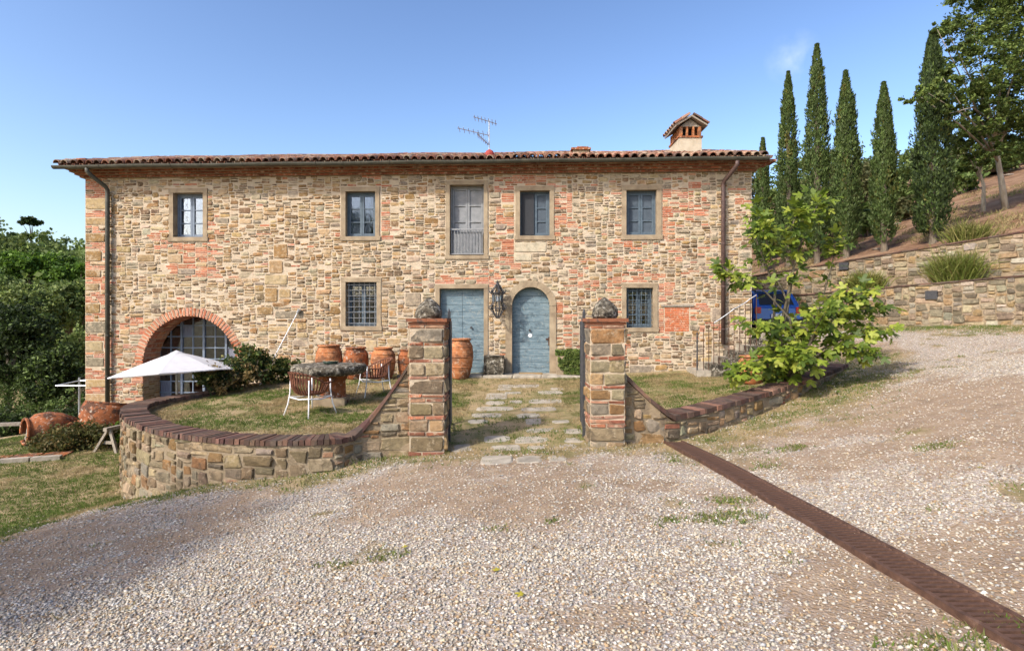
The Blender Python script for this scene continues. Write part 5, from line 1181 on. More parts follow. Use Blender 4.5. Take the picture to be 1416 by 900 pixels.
# ------------------------------------------------------------------ things by the doors
def rough_block(name, label, cat, u0, u1, z0, z1, d0, d1, mat, seed, kids=None):
    rg = random.Random(seed); rt = root(name, FU((u0 + u1) / 2, z0, (d0 + d1) / 2), label, cat); n = 5; V = []; F = []; 
    idx = {}
    for i in range(n):
        for j in range(n):
            for k in range(n):
                if 0 < i < n - 1 and 0 < j < n - 1 and 0 < k < n - 1: continue
                a, b, c = i / (n - 1) * 2 - 1, j / (n - 1) * 2 - 1, k / (n - 1) * 2 - 1; e = (abs(a) ** 6 + abs(b) ** 6 + abs(c) ** 6); s_ = 1 - .06 * max(0, e - 1)
                idx[i, j, k] = len(V); r_ = lambda: rg.uniform(-.012, .012); V.append(FU((u0 + u1) / 2 + a * s_ * (u1 - u0) / 2 + r_(), (z0 + z1) / 2 + c * (s_ if c > 0 else 1) * (z1 - z0) / 2 + (r_() if c > 0 else 0), (d0 + d1) / 2 + b * s_ * (d1 - d0) / 2 + r_()))
    for p in range(n - 1):
        for q in range(n - 1):
            for (A, fixed) in (('i', 0), ('i', n - 1), ('j', 0), ('j', n - 1), ('k', 0), ('k', n - 1)):
                g = lambda a, b: idx[(fixed, a, b) if A == 'i' else (a, fixed, b) if A == 'j' else (a, b, fixed)]
                F.append((g(p, q), g(p + 1, q), g(p + 1, q + 1), g(p, q + 1)))
    addmesh('block', V, F, mat, rt, smooth=True); return rt
q = prect(669, 491, 698, 524, .3); bs = rough_block('stone_block', 'lichened square stone block standing between the two doors', 'stone block', q[0], q[1], .385, q[3], .06, .52, 'lichen', 3)
q = prect(767, 486, 806, 522, .4); PLQ = q
pl = root('planter', FU((q[0] + q[1]) / 2, .385, .35), 'stone planter overgrown with small leaved ivy beside the arched door', 'planter')
part('trough', lambda b: (b.fbox(q[0] + .05, q[1] - .05, .375, q[3] - .12, .1, .5)), 'pietra', pl)
# wall lantern
lu, _ = FP(688, 412, .38); lzt, lzb = FP(688, 390, .38)[1], FP(688, 440, .38)[1]; lz = lambda t: lzb + (lzt - lzb) * t; LD = .36
ln = root('wall_lantern', FU(lu, lzb, LD), 'ornate black wrought iron lantern on the wall between the doors', 'lantern')
prof = [(.02, 0), (.1, .1), (.19, .26), (.17, .38), (.135, .46), (.15, .66), (.2, .7), (.13, .8), (.06, .9), (.02, .97)]
for k in range(6):
    a = 2 * math.pi * k / 6 + .2; part('rib', lambda b: b.tube([FU(lu + r * math.cos(a), lz(t), LD + r * math.sin(a)) for r, t in prof], .017, 5), 'iron', ln)
    part('scroll', lambda b: b.tube([FU(lu + (.19 + .05 * math.cos(s_)) * math.cos(a), lz(.3 + .055 * math.sin(s_)), LD + (.19 + .05 * math.cos(s_)) * math.sin(a)) for s_ in np.linspace(-2.2, 2.6, 9)], .015, 5), 'iron', ln)
    part('spike', lambda b: b.tube([FU(lu + .2 * math.cos(a), lz(.7), LD + .2 * math.sin(a)), FU(lu + .235 * math.cos(a), lz(.75), LD + .235 * math.sin(a)), FU(lu + .22 * math.cos(a), lz(.8), LD + .22 * math.sin(a))], [.013, .02, .002], 5), 'iron', ln)
for r_, t in ((.19, .28), (.14, .46), (.155, .66), (.2, .7), (.1, .85)): part('ring', lambda b: b.tube([FU(lu + r_ * math.cos(a), lz(t), LD + r_ * math.sin(a)) for a in np.linspace(0, 2 * math.pi, 19)], .011, 5), 'iron', ln)
part('glass', lambda b: b.add([FU(lu + r_ * math.cos(a), lz(t), LD + r_ * math.sin(a)) for r_, t in ((.125, .46), (.14, .66)) for a in np.linspace(0, 2 * math.pi, 7)[:-1]], [(k, (k + 1) % 6, 6 + (k + 1) % 6, 6 + k) for k in range(6)]), 'glass', ln)
part('bulb', lambda b: b.tube([FU(lu, lz(.46), LD), FU(lu, lz(.52), LD), FU(lu, lz(.6), LD)], [.02, .035, .015], 8), 'white', ln)
part('finial', lambda b: b.tube([FU(lu, lz(.95), LD), FU(lu, lz(1.0), LD), FU(lu, lz(1.05), LD)], [.015, .035, .004], 8), 'iron', ln)
part('bracket', lambda b: (b.tube([FU(lu, lz(.9), LD), FU(lu, lz(.94), .2), FU(lu, lz(.88), 0.0)], .016, 6), b.tube([FU(lu, lz(.74), .03), FU(lu, lz(.7), .1), FU(lu, lz(.8), .2), FU(lu, lz(.9), .26)], .011, 6), b.fbox(lu - .03, lu + .03, lz(.68), lz(.94), 0.0, .04)), 'iron', ln)
# thin rod leaning on the wall
a_, e_ = AT(359, 520, 14.4), FU(*FP(411, 433, .06), .06); rod = root('leaning_rod', (a_[0], a_[1], gz(a_[0], a_[1])), 'thin pale rod leaning from the ivy against the wall', 'rod')
part('shaft', lambda b: b.tube([(a_[0], a_[1], gz(a_[0], a_[1])), e_], .013, 6), 'white', rod); part('tip', lambda b: b.tube([e_, (e_[0] + .07, e_[1] - .01, e_[2] + .1)], [.03, .05], 8), 'steel', rod)

# ------------------------------------------------------------------ television antenna
ax, ay, az_ = AT(676.5, 212, 16.6); at_ = root('television_antenna', (ax, ay, az_), 'thin television antenna standing on the roof ridge tiles', 'antenna')
zz = lambda py: AT(0, py, 16.6)[2]; xx = lambda px: AT(px, 0, 16.6)[0]
part('mast', lambda b: b.tube([(ax, ay, az_ - .25), (ax, ay, zz(166))], .016, 6), 'steel', at_)
for (x0, y0, x1, y1) in ((655, 163.5, 687, 171), (633, 179, 677, 187), (660, 187, 677, 201)):
    part('boom', lambda b: b.tube([(xx(x0), ay - .1, zz(y0)), (xx(x1), ay + .05, zz(y1))], .013, 5), 'steel', at_)
    for t in np.linspace(.05, .95, 7): X_, Z_ = xx(x0 + (x1 - x0) * t), zz(y0 + (y1 - y0) * t); part('element', lambda b: b.tube([(X_, ay - .28, Z_), (X_, ay + .22, Z_)], .008, 4), 'steel', at_)

# ------------------------------------------------------------------ clutter at the left corner of the house
def shard(name, label, ctr, axis, prof, a0, a1, mat, group=None, n=16):
    x, y, z = ctr; rt = root(name, (x, y, gz(x, y)), label, 'broken jar', group); ax_ = Vector(axis).normalized(); e1 = ax_.orthogonal().normalized(); e2 = ax_.cross(e1); V = []; F = []
    rg = random.Random(int(a0 * 100)); m = len(prof)
    for th in (0, -.035):
        for i, (r, s_) in enumerate(prof):
            for k in range(n):
                a = a0 + (a1 - a0) * k / (n - 1) + (rg.uniform(-.05, .05) if k in (0, n - 1) else 0); V.append(Vector(ctr) + ax_ * s_ + (e1 * math.cos(a) + e2 * math.sin(a)) * (r + th))
    for L_ in (0, 1):
        o_ = L_ * m * n
        for i in range(m - 1):
            for k in range(n - 1): F.append((o_ + i * n + k, o_ + i * n + k + 1, o_ + (i + 1) * n + k + 1, o_ + (i + 1) * n + k))
    o_ = m * n
    for k in range(n - 1): F += [(k, o_ + k, o_ + k + 1, k + 1), ((m - 1) * n + k, (m - 1) * n + k + 1, o_ + (m - 1) * n + k + 1, o_ + (m - 1) * n + k)]
    for i in range(m - 1): F += [(i * n, (i + 1) * n, o_ + (i + 1) * n, o_ + i * n), (i * n + n - 1, o_ + i * n + n - 1, o_ + (i + 1) * n + n - 1, (i + 1) * n + n - 1)]
    addmesh('shell', V, F, mat, rt, smooth=True)
    r0, s0 = prof[-1]; part('lip', lambda b: b.tube([Vector(ctr) + ax_ * s0 + (e1 * math.cos(a) + e2 * math.sin(a)) * (r0 - .015) for a in np.linspace(a0 + .05, a1 - .05, 18)], .035, 6), mat, rt)
    return rt
zc = gz(-11.1, 14.9)
shard('broken_jar', 'broken terracotta jar lying on its side beside the house corner', (-11.75, 14.55, zc + .34), (-.55, -.75, .05), [(.25, -.5), (.4, -.2), (.46, .1), (.42, .35), (.3, .48), (.33, .55)], .2, 5.9, 'terracotta_old')
shard('broken_jar', 'upright lichen spotted terracotta shard leaning against the house corner', (-10.75, 15.1, zc + .5), (.1, .15, 1), [(.62, -.38), (.68, 0), (.66, .3), (.6, .44)], 3.4, 6.3, 'terracotta_old')
shard('broken_jar', 'orange broken jar base lying open in the creeper', (-10.7, 14.45, zc + .2), (0.1, -.25, 1), [(.3, -.2), (.5, -.08), (.6, .12), (.62, .2)], 0.4, 6.2, 'terracotta')
def sawhorse(x, y, rz, label, ln_=1.1):
    z = gz(x, y); rt = root('sawhorse', (x, y, z), label, 'sawhorse', 'weathered wooden sawhorses'); cs, sn = math.cos(rz), math.sin(rz); T = lambda a, b, c: (x + a * cs - b * sn, y + a * sn + b * cs, z + c)
    part('beam', lambda b: b.hexa([T(-ln_ / 2, -.05, .5), T(ln_ / 2, -.05, .5), T(ln_ / 2, .05, .5), T(-ln_ / 2, .05, .5), T(-ln_ / 2, -.05, .58), T(ln_ / 2, -.05, .58), T(ln_ / 2, .05, .58), T(-ln_ / 2, .05, .58)]), 'wood_grey', rt)
    for a in (-ln_ / 2 + .12, ln_ / 2 - .12):
        for s_ in (-1, 1):
            p0, p1 = T(a + (.1 if a > 0 else -.1), s_ * .3, gz(*T(a, s_ * .3, 0)[:2]) - z), T(a, s_ * .02, .54); part('leg', lambda b: b.hexa([tuple(np.add(p, o_)) for p, o_ in ((p0, (-.03, -.03, 0)), (p0, (.03, -.03, 0)), (p0, (.03, .03, 0)), (p0, (-.03, .03, 0)), (p1, (-.03, -.03, 0)), (p1, (.03, -.03, 0)), (p1, (.03, .03, 0)), (p1, (-.03, .03, 0)))]), 'wood_grey', rt)
        part('brace', lambda b: b.hexa([T(a - .015, -.2, .18), T(a + .015, -.2, .18), T(a + .015, .2, .18), T(a - .015, .2, .18), T(a - .015, -.18, .25), T(a + .015, -.18, .25), T(a + .015, .18, .25), T(a - .015, .18, .25)]), 'wood_grey', rt)
sawhorse(-12.6, 14.35, math.radians(12), 'pale wooden sawhorse standing alone on the lawn edge', 1.0); sawhorse(-9.55, 13.9, math.radians(80), 'pale wooden sawhorse propped beside the broken jars', .9)
fx, fy = -13.0, 17.3; mf = root('metal_frame', (fx, fy, gz(fx, fy)), 'grey metal canopy frame on a post behind the house corner', 'frame'); fz = AT(0, 531, fy)[2]
part('post', lambda b: b.tube([(fx - .15, fy, gz(fx, fy)), (fx - .15, fy, fz + .2)], .03, 8), 'steel', mf)
part('top_frame', lambda b: [b.tube(p, .022, 6) for p in ([(fx - .55, fy - .4, fz), (fx + 1.0, fy - .4, fz)], [(fx - .55, fy - .4, fz), (fx + .4, fy + .5, fz + .24)], [(fx + 1, fy - .4, fz), (fx + .4, fy + .5, fz + .24)], [(fx - .15, fy, fz + .1), (fx + .9, fy, fz + .1)])], 'steel', mf)
ke = root('path_edging', (-11.0, 12.4, gz(-11, 12.4)), 'low stone kerb edging a strip of red tiles on the lawn', 'edging', kind='structure')
for k in range(5):
    x0, y0 = -12.6 + k * .55, 12.0 + k * .18; z0 = gz(x0, y0)
    part('kerb_stone', lambda b: b.box((x0, y0, z0 + .03), (.54, .16, .12), .32), 'slab', ke)
    for m_ in range(3): part('tile', lambda b: b.box((x0 - .1 + m_ * .0 - .06 * m_, y0 + .22 + m_ * .2, z0 + .008), (.52, .19, .04), .32), 'terracotta_old', ke)

# ------------------------------------------------------------------ small blue car parked behind the fig
cxr, cyr = 8.62, 18.4; czr = gz(cxr, cyr + 1.2); car = root('parked_car', (cxr, cyr + 1.8, czr), 'small shiny blue car parked behind the house corner', 'car')
def carbody(b):
    prof = [(-.02, .32), (0, .55), (.03, .86), (.10, .93), (.42, 1.38), (.75, 1.47), (1.9, 1.46), (2.75, .98), (3.6, .84), (3.72, .6), (3.7, .3)]; hw = .80; V = []; sec = len(prof)
    for s_ in (-1, 1):
        for inset in (.0, .09):
            for (y, z) in prof: V.append((cxr + s_ * (hw - inset - (.16 if z > 1.0 else .03 if z > .8 else 0) * 1), cyr + y + (.06 if inset == 0 and y < .2 else 0), czr + z - (.03 if inset == 0 and z > 1.0 else 0)))
    F = []
    A, B, C, D = 0, sec, 2 * sec, 3 * sec          # left outer, left inner, right outer, right inner
    for i in range(sec - 1):
        F += [(A + i, A + i + 1, B + i + 1, B + i), (B + i, B + i + 1, D + i + 1, D + i), (D + i, D + i + 1, C + i + 1, C + i)]
    F += [tuple(A + i for i in range(sec)), tuple(C + i for i in range(sec - 1, -1, -1)), (A, B, D, C), (A + sec - 1, C + sec - 1, D + sec - 1, B + sec - 1)]
    b.add(V, F)
part('body', carbody, 'carblue', car, smooth=False)
part('rear_window', lambda b: b.add([(cxr - .56, cyr + .115, czr + .98), (cxr + .56, cyr + .115, czr + .98), (cxr + .5, cyr + .385, czr + 1.355), (cxr - .5, cyr + .385, czr + 1.355)], [(0, 1, 2, 3)]), 'carblack', car)
for s_ in (-1, 1):
    part('side_window', lambda b: b.add([(cxr + s_ * .648, cyr + .6, czr + 1.0), (cxr + s_ * .648, cyr + 2.4, czr + 1.0), (cxr + s_ * .648, cyr + 1.9, czr + 1.38), (cxr + s_ * .648, cyr + .8, czr + 1.38)], [(0, 1, 2, 3)]), 'carblack', car)
    part('tail_light', lambda b: b.box((cxr + s_ * .66, cyr + .02, czr + .8), (.18, .06, .2)), 'taillight', car)
    for yy in (.62, 3.0):
        w_ = part('wheel', lambda b: b.tube([(cxr + s_ * .62, cyr + yy, czr + .3), (cxr + s_ * .8, cyr + yy, czr + .3)], .3, 20), 'tyre', car); part('rim', lambda b: b.tube([(cxr + s_ * .79, cyr + yy, czr + .3), (cxr + s_ * .81, cyr + yy, czr + .3)], .19, 14), 'steel', w_)
bmp = part('bumper', lambda b: b.box((cxr, cyr + .02, czr + .42), (1.56, .16, .2)), 'carblack', car)
part('number_plate', lambda b: b.box((cxr, cyr - .03, czr + .62), (.5, .03, .12)), 'plate', car)
part('spoiler', lambda b: b.box((cxr, cyr + .44, czr + 1.45), (1.15, .2, .03)), 'carblue', car)
part('wiper', lambda b: b.tube([(cxr, cyr + .1, czr + .97), (cxr + .35, cyr + .2, czr + 1.12)], .008, 4), 'iron', car)

# ------------------------------------------------------------------ vegetation
def leaf_quads(C, size, rg, up=.3, asp=.55, nrm=None):
    """diamond leaves at C (N,3) with size (N,)"""
    N = len(C); n = rg.normal(size=(N, 3)); n[:, 2] += up
    if nrm is not None: n = n * .6 + nrm
    n /= np.linalg.norm(n, axis=1)[:, None]; r = rg.normal(size=(N, 3)); a = np.cross(n, r); a /= np.linalg.norm(a, axis=1)[:, None]; b = np.cross(n, a)
    s = size[:, None]; V = np.stack([C - a * s, C - b * s * asp + n * s * .15, C + a * s, C + b * s * asp + n * s * .15], 1); return V
def pal_cols(P, N, rg, spread=.22):
    P = np.array([lin(c) for c in P]); return P[rg.randint(0, len(P), N)] * rg.uniform(1 - spread, 1 + spread, (N, 1))
def clumps(ells, n, rg, sub=.22, shell=.55):
    """points in leaf clumps through a set of ellipsoids (cx,cy,cz,rx,ry,rz)"""
    E = np.array(ells, float); vol = (E[:, 3] * E[:, 4] * E[:, 5]) ** (2 / 3); p = vol / vol.sum(); out = []; ids = []
    for e, q in zip(E, p):
        m = max(30, int(n * q)); k = max(6, m // 46); d = rg.normal(size=(k, 3)); d /= np.linalg.norm(d, axis=1)[:, None]; rad = shell + (1 - shell) * rg.rand(k) ** .6
        c = d * rad[:, None] * e[3:6] + e[:3]; j = rg.randint(0, k, m); r_ = sub * (e[3:6].mean()) * rg.uniform(.6, 1.3, k)
        g = rg.normal(size=(m, 3)) * (r_[j] * .55)[:, None]; g[:, 2] *= .7; out.append(c[j] + g); ids.append(rg.rand(k)[j])
    return np.concatenate(out), np.concatenate(ids)
def crown(name, parent, ells, n, size, pal, seed, up=.5, sub=.22, shell=.55, mat='leaf', asp=.55):
    rg = np.random.RandomState(seed); C, idv = clumps(ells, n, rg, sub, shell); N = len(C)
    V = leaf_quads(C, size * rg.uniform(.6, 1.3, N), rg, up, asp); c = pal_cols(pal, N, rg) * (.75 + .5 * idv[:, None])
    return addquads(name, V, mat, parent, c)
DKG = ((48, 62, 30), (58, 76, 36), (68, 86, 42), (54, 68, 38)); MDG = ((100, 122, 60), (116, 136, 70), (90, 112, 54), (128, 144, 86)); LTG = ((126, 146, 70), (142, 158, 80), (112, 130, 66), (152, 164, 98)); OAKG = ((98, 120, 54), (114, 134, 62), (80, 100, 46), (134, 150, 76), (104, 118, 60)); PINE = ((96, 128, 44), (112, 146, 50), (84, 112, 44))
def tree(name, label, base, ells, n, size, pal, seed, group=None, trunk=.2, lean=(0, 0), limbs=6, cat='tree', bark='bark', sub=.22):
    rt = root(name, base, label, cat, group); rg = random.Random(seed); E = np.array(ells); ctr = E[:, :3].mean(0); top = Vector((base[0] + lean[0], base[1] + lean[1], base[2] + (ctr[2] - base[2]) * .75)); B = Vector(base)
    def tr(b):
        mid = (B + top) / 2 + Vector((rg.uniform(-.2, .2), 0, 0)); b.tube([B - Vector((0, 0, .2)), B + (mid - B) * .5, mid, top, Vector(ctr)], [trunk * 1.3, trunk, trunk * .85, trunk * .6, trunk * .2], 9)
        for k in range(limbs):
            e = E[k % len(E)]; st_ = B + (top - B) * rg.uniform(.5, 1.0); en = Vector(e[:3]) + Vector((rg.uniform(-.4, .4) * e[3], rg.uniform(-.4, .4) * e[4], rg.uniform(-.2, .5) * e[5])); mm = (st_ + en) / 2 + Vector((0, 0, rg.uniform(0, .4))); b.tube([st_, mm, en], [trunk * .42, trunk * .28, trunk * .08], 6)
    part('trunk', tr, bark, rt, smooth=True); crown('crown', rt, ells, n, size, pal, seed, sub=sub); return rt
def E_px(L, Yd=None):     # ellipsoids given where they stand in view: (px, py, radius px, Y[, depth radius m, flatten])
    out = []
    for q in L:
        px, py, r, Y = q[:4]; x, y, z = AT(px, py, Y); rm = r / FPX * Y; fl = q[5] if len(q) > 5 else .85; out.append((x, y, z, rm, q[4] if len(q) > 4 and q[4] else rm, rm * fl))
    return out

# cypresses
def cypress(name, label, x, y, h, w, seed, pal, group='row of cypress trees above the retaining walls', n=19000):
    z = gz(x, y); rt = root(name, (x, y, z), label, 'cypress', group); rg = np.random.RandomState(seed)
    # upright sprays: each a narrow tuft of scales rising along the column, some standing proud
    K = int(120 + 34 * h * w * 2); st = rg.rand(K) ** .9; sa = rg.uniform(0, 6.283, K); sl = rg.uniform(.3, .85, K) * (1 - .45 * st); sp = 1 + .16 * rg.normal(size=K); sp[rg.rand(K) < .08] += .22
    j = rg.randint(0, K, n); q = rg.rand(n); t = np.clip(st[j] + q * sl[j] / h, 0, 1); a = sa[j] + rg.normal(0, .22, n) * (1 - .6 * q)
    prof = np.interp(t, [0, .04, .12, .3, .45, .6, .75, .87, .95, 1], [.5, .74, .93, 1, .95, .83, .64, .42, .2, .03])
    r = w / 2 * .74 * prof * sp[j] * (.86 + .22 * q) * (1 - .3 * rg.rand(n) ** 2) + .02
    dirn = np.stack([np.cos(a), np.sin(a), np.zeros(n)], 1); C = np.stack([x + r * np.cos(a), y + r * np.sin(a), z + .25 + t * (h - .25)], 1)
    upv = np.stack([np.cos(a) * .45, np.sin(a) * .45, np.ones(n)], 1) + rg.normal(0, .35, (n, 3)); upv /= np.linalg.norm(upv, axis=1)[:, None]
    side = np.cross(upv, dirn + rg.normal(0, .5, (n, 3))); side /= np.linalg.norm(side, axis=1)[:, None]; s = rg.uniform(.04, .095, n)[:, None] * (.8 + .2 * min(w, 1.2))
    V = np.stack([C - upv * s * .5, C + side * s * .32, C + upv * s * 1.1, C - side * s * .32], 1)
    cl = rg.rand(K)[j][:, None]; c = pal_cols(pal, n, rg, .2) * (.62 + .7 * cl); brown = (rg.rand(K) < .05)[j]; c[brown] = c[brown] * np.array([1.5, 1.0, .8])
    addquads('crown', V, 'leaf', rt, c)
    part('trunk', lambda b: b.tube([(x, y, z - .2), (x, y, z + .35), (x, y, z + h * .5), (x, y, z + h * .93)], [.12, .1, w * .1, .02], 8), 'bark', rt)
CYP = ((88, 108, 56), (102, 122, 62), (76, 96, 48), (112, 128, 76)); CYD = ((58, 74, 42), (66, 84, 46), (78, 94, 54))
cypress('cypress_tree', 'thick dark cypress overlapped by leafy oak branches', 14.1, 19.08, 7.05, 1.36, 1, CYD + CYP[:2], n=26000)
for (x, y, h, w, s, lb) in ((13.3, 20.36, 6.0, .98, 2, 'shorter slim cypress next to the thick dark one'), (12.6, 21.47, 7.0, 1.16, 3, 'full bodied green cypress between the tallest one and the shorter slim one'), (12.0, 22.4, 8.55, 1.14, 4, 'tallest slender cypress of the row above the walls'), (11.36, 23.4, 8.0, 1.04, 5, 'slender cypress between the tallest one and the small distant one')):
    cypress('cypress_tree', lb, x, y, h, w, s, CYP)
cypress('cypress_tree', 'small distant cypress next to the end of the roof gutter', 10.75, 24.4, 5.7, .8, 6, CYP, n=13000)

# oaks on the hillside
b1 = (.868 * 21.5, 21.5); z1 = gz(*b1)
tree('oak_tree', 'large leafy oak with pale leaning trunk on the brown hillside', (b1[0], b1[1], z1), E_px([(1400, 55, 62, 20), (1345, 25, 44, 20), (1395, -25, 60, 20), (1398, 130, 55, 20.5), (1350, 95, 48, 19.5), (1322, 45, 26, 19), (1300, 40, 14, 19), (1345, 160, 40, 20), (1312, 112, 28, 18.4), (1284, 128, 24, 18), (1262, 130, 15, 17.8), (1312, 160, 22, 18.6), (1440, 20, 70, 20.5), (1450, 130, 60, 21), (1400, 190, 36, 21.5), (1360, 205, 26, 20.5)]), 46000, .062, OAKG, 61, trunk=.1, lean=(-.8, -.3), limbs=16, bark='bark_pale', sub=.15)
b2 = (.828 * 23, 23); tree('oak_tree', 'slim oak with thin pale trunk next to the large oak', (b2[0], b2[1], gz(*b2)), E_px([(1352, 200, 30, 23), (1330, 185, 22, 23), (1375, 185, 26, 23.5), (1345, 225, 16, 23)]), 9000, .062, OAKG, 62, trunk=.07, lean=(-.3, 0), bark='bark_pale', sub=.16)
b3 = (-11.6, -.6); tree('oak_tree', 'leafy oak beside the drive', (b3[0], b3[1], gz(*b3)), [(b3[0], b3[1], 6.4, 2.7, 2.7, 1.9), (b3[0] + 1.4, b3[1] + .9, 5.6, 1.7, 1.7, 1.2), (b3[0] - 1.3, b3[1] - .8, 7.2, 1.8, 1.8, 1.4), (b3[0] + .8, b3[1] - 1.4, 6.8, 1.6, 1.6, 1.3)], 9500, .12, OAKG, 63, trunk=.22)

# scrub on the hill, behind the cypresses
rg = random.Random(77)
def shrub(name, label, x, y, r, hh, pal, seed, n=1500, size=.09, group=None, cat='shrub', z=None):
    z = gz(x, y) if z is None else z; rt = root(name, (x, y, z), label, cat, group)
    k = random.Random(seed); ells = [(x + k.uniform(-.35, .35) * r, y + k.uniform(-.35, .35) * r, z + hh * k.uniform(.4, .62), r * k.uniform(.5, .8), r * k.uniform(.5, .8), hh * k.uniform(.3, .45)) for _ in range(4)]
    crown('foliage', rt, ells, n, size, pal, seed, shell=.4, sub=.3)
    part('stem', lambda b: [b.tube([(x, y, z - .1), (e[0] * .5 + x * .5, e[1] * .5 + y * .5, z + hh * .3), e[:3]], [.05, .035, .012], 5) for e in ells], 'bark', rt)
for i, (px, py, r, Y) in enumerate(((1045, 235, 30, 36), (1075, 240, 34, 33), (1110, 215, 30, 38), (1150, 225, 34, 34), (1105, 290, 30, 27), (1150, 280, 26, 27), (1195, 245, 32, 33), (1200, 300, 20, 26), (1245, 245, 34, 32), (1252, 290, 18, 27), (1270, 215, 28, 38), (1330, 240, 26, 31), (1340, 215, 34, 38), (1385, 215, 30, 36), (1415, 215, 34, 38), (1310, 220, 30, 36), (1060, 300, 24, 29), (1130, 200, 20, 44), (1225, 225, 30, 40), (1180, 205, 24, 44))):
    x, y, z = AT(px, py, Y); g = gz(x, y); rm = r / FPX * Y; h = max(1.2, (z + rm * .8 - g)); s_ = MDG if i % 3 else ((104, 108, 66), (120, 118, 78), (92, 98, 58)); shrub('hillside_shrub', 'rounded green wild shrub on the slope behind the cypress row' if i % 3 else 'dry olive brown wild shrub on the slope behind the cypress row', x, y, rm * 1.15, h, s_, 200 + i, 2200, .12, 'wild shrubs on the hillside')
# pale rocks on the slope
for i, (px, py, w) in enumerate(((1380, 238, 26), (1400, 228, 30), (1350, 246, 16), (1332, 250, 12), (1262, 292, 10), (1248, 298, 8), (1212, 345, 8), (1240, 310, 8), (1395, 244, 14), (1300, 256, 9))):
    X_, Y_ = (px - 708) / FPX, 20.0
    for _ in range(40):
        x, y = X_ * Y_, Y_; zz_ = gz(x, y); pyy = HY - (zz_ - CZ) / Y_ * FPX; Y_ = max(16, min(60, Y_ + (pyy - py) * .08))
    r = w / FPX * Y_ * .55; rt = root('hillside_rock', (x, y, zz_), 'pale limestone rock lying on the bare slope', 'rock', 'rocks on the slope'); rk = np.random.RandomState(i); V = []; F = []; n = 8
    for k, (rr, zq) in enumerate(((.9, -.2), (1, .15), (.75, .45), (.3, .62))):
        for q in range(n): a = 6.283 * q / n; f_ = rr * (1 + .35 * (rk.rand() - .5)); V.append((x + r * f_ * math.cos(a) * 1.3, y + r * f_ * math.sin(a), zz_ + r * zq * .7))
    for k in range(3):
        for q in range(n): F.append((k * n + q, k * n + (q + 1) % n, (k + 1) * n + (q + 1) % n, (k + 1) * n + q))
    F.append(tuple(3 * n + q for q in range(n))); addmesh('rock', V, F, 'rock', rt)
# dry grass and low scrub on the hillside, one mass
t_ = rs.uniform(-6, 12, 6000); s2 = 1.35 + rs.rand(6000) ** 1.4 * 16; xh = RW0[0] + RWD[0] * t_ + RWN[0] * s2; yh = RW0[1] + RWD[1] * t_ + RWN[1] * s2
k = fbm(xh * .8, yh * .8) > .52; grass('hillside_grass', 'dry grass tufts scattered over the brown slope', xh[k], yh[k], .06, .2, 7, .08, .15 + .4 * sstep(.5, .7, fbm(xh[k] * .5, yh[k] * .5)), width=.014)

# ornamental grasses on the retaining walls
def tussock(label, px, py, s0, h, spread, n, pal, seed):
    k = (px - 708) / FPX; bx, by = RW0 + RWN * s0; t = (bx - k * by) / (k * RWD[1] - RWD[0]); x, y = bx + RWD[0] * t, by + RWD[1] * t; z = gz(x, y); rt = root('tufted_grass', (x, y, z), label, 'ornamental grass', 'tufted grasses on the retaining walls'); rg = np.random.RandomState(seed)
    ox, oy = rg.normal(0, spread * .45, n), rg.normal(0, .12, n); P0 = np.stack([x + ox * RWD[0] + oy * RWN[0], y + ox * RWD[1] + oy * RWN[1], np.full(n, z)], 1)
    d = np.stack([ox * .8 / spread * RWD[0], ox * .8 / spread * RWD[1], np.ones(n)], 1) + rg.normal(0, .38, (n, 3)) - np.array([RWN[0], RWN[1], 0]) * .25; d[:, 2] = np.abs(d[:, 2]) + .5; d /= np.linalg.norm(d, axis=1)[:, None]
    hh = h * rg.uniform(.6, 1.15, n)[:, None]; P1 = P0 + d * hh * .6; P2 = P1 + (d * .35 + np.array([0, 0, -.12]) + rg.normal(0, .15, (n, 3))) * hh; w = np.cross(d, rg.normal(size=(n, 3))); w /= np.linalg.norm(w, axis=1)[:, None]; w *= .009
    V = np.concatenate([np.stack([P0 - w, P0 + w, P1 + w, P1 - w], 1), np.stack([P1 - w, P1 + w, P2 + w * .2, P2 - w * .2], 1)]); c = pal_cols(pal, n, rg); addquads('blades', V, 'blade', rt, np.concatenate([c, c]))
    part('root_clump', lambda b: b.lathe((x, y, z - .05), [(.16, 0), (.18, .06), (.08, .12)], 10), 'bark', rt)
tussock('rounded tuft of yellow green grass on the wall ledge', 1198, 395, .5, .72, .42, 1100, ((122, 134, 58), (146, 152, 74), (100, 116, 48), (160, 150, 84)), 5)
tussock('large spreading tuft of green grass on the wall ledge', 1322, 372, .5, 1.0, .5, 1500, ((128, 142, 64), (108, 126, 54), (150, 154, 86), (136, 128, 72)), 6)
tussock('feathery grass tuft growing on top of the upper wall', 1338, 320, 1.3, .7, .5, 700, ((140, 142, 78), (120, 128, 60), (164, 154, 96)), 7)

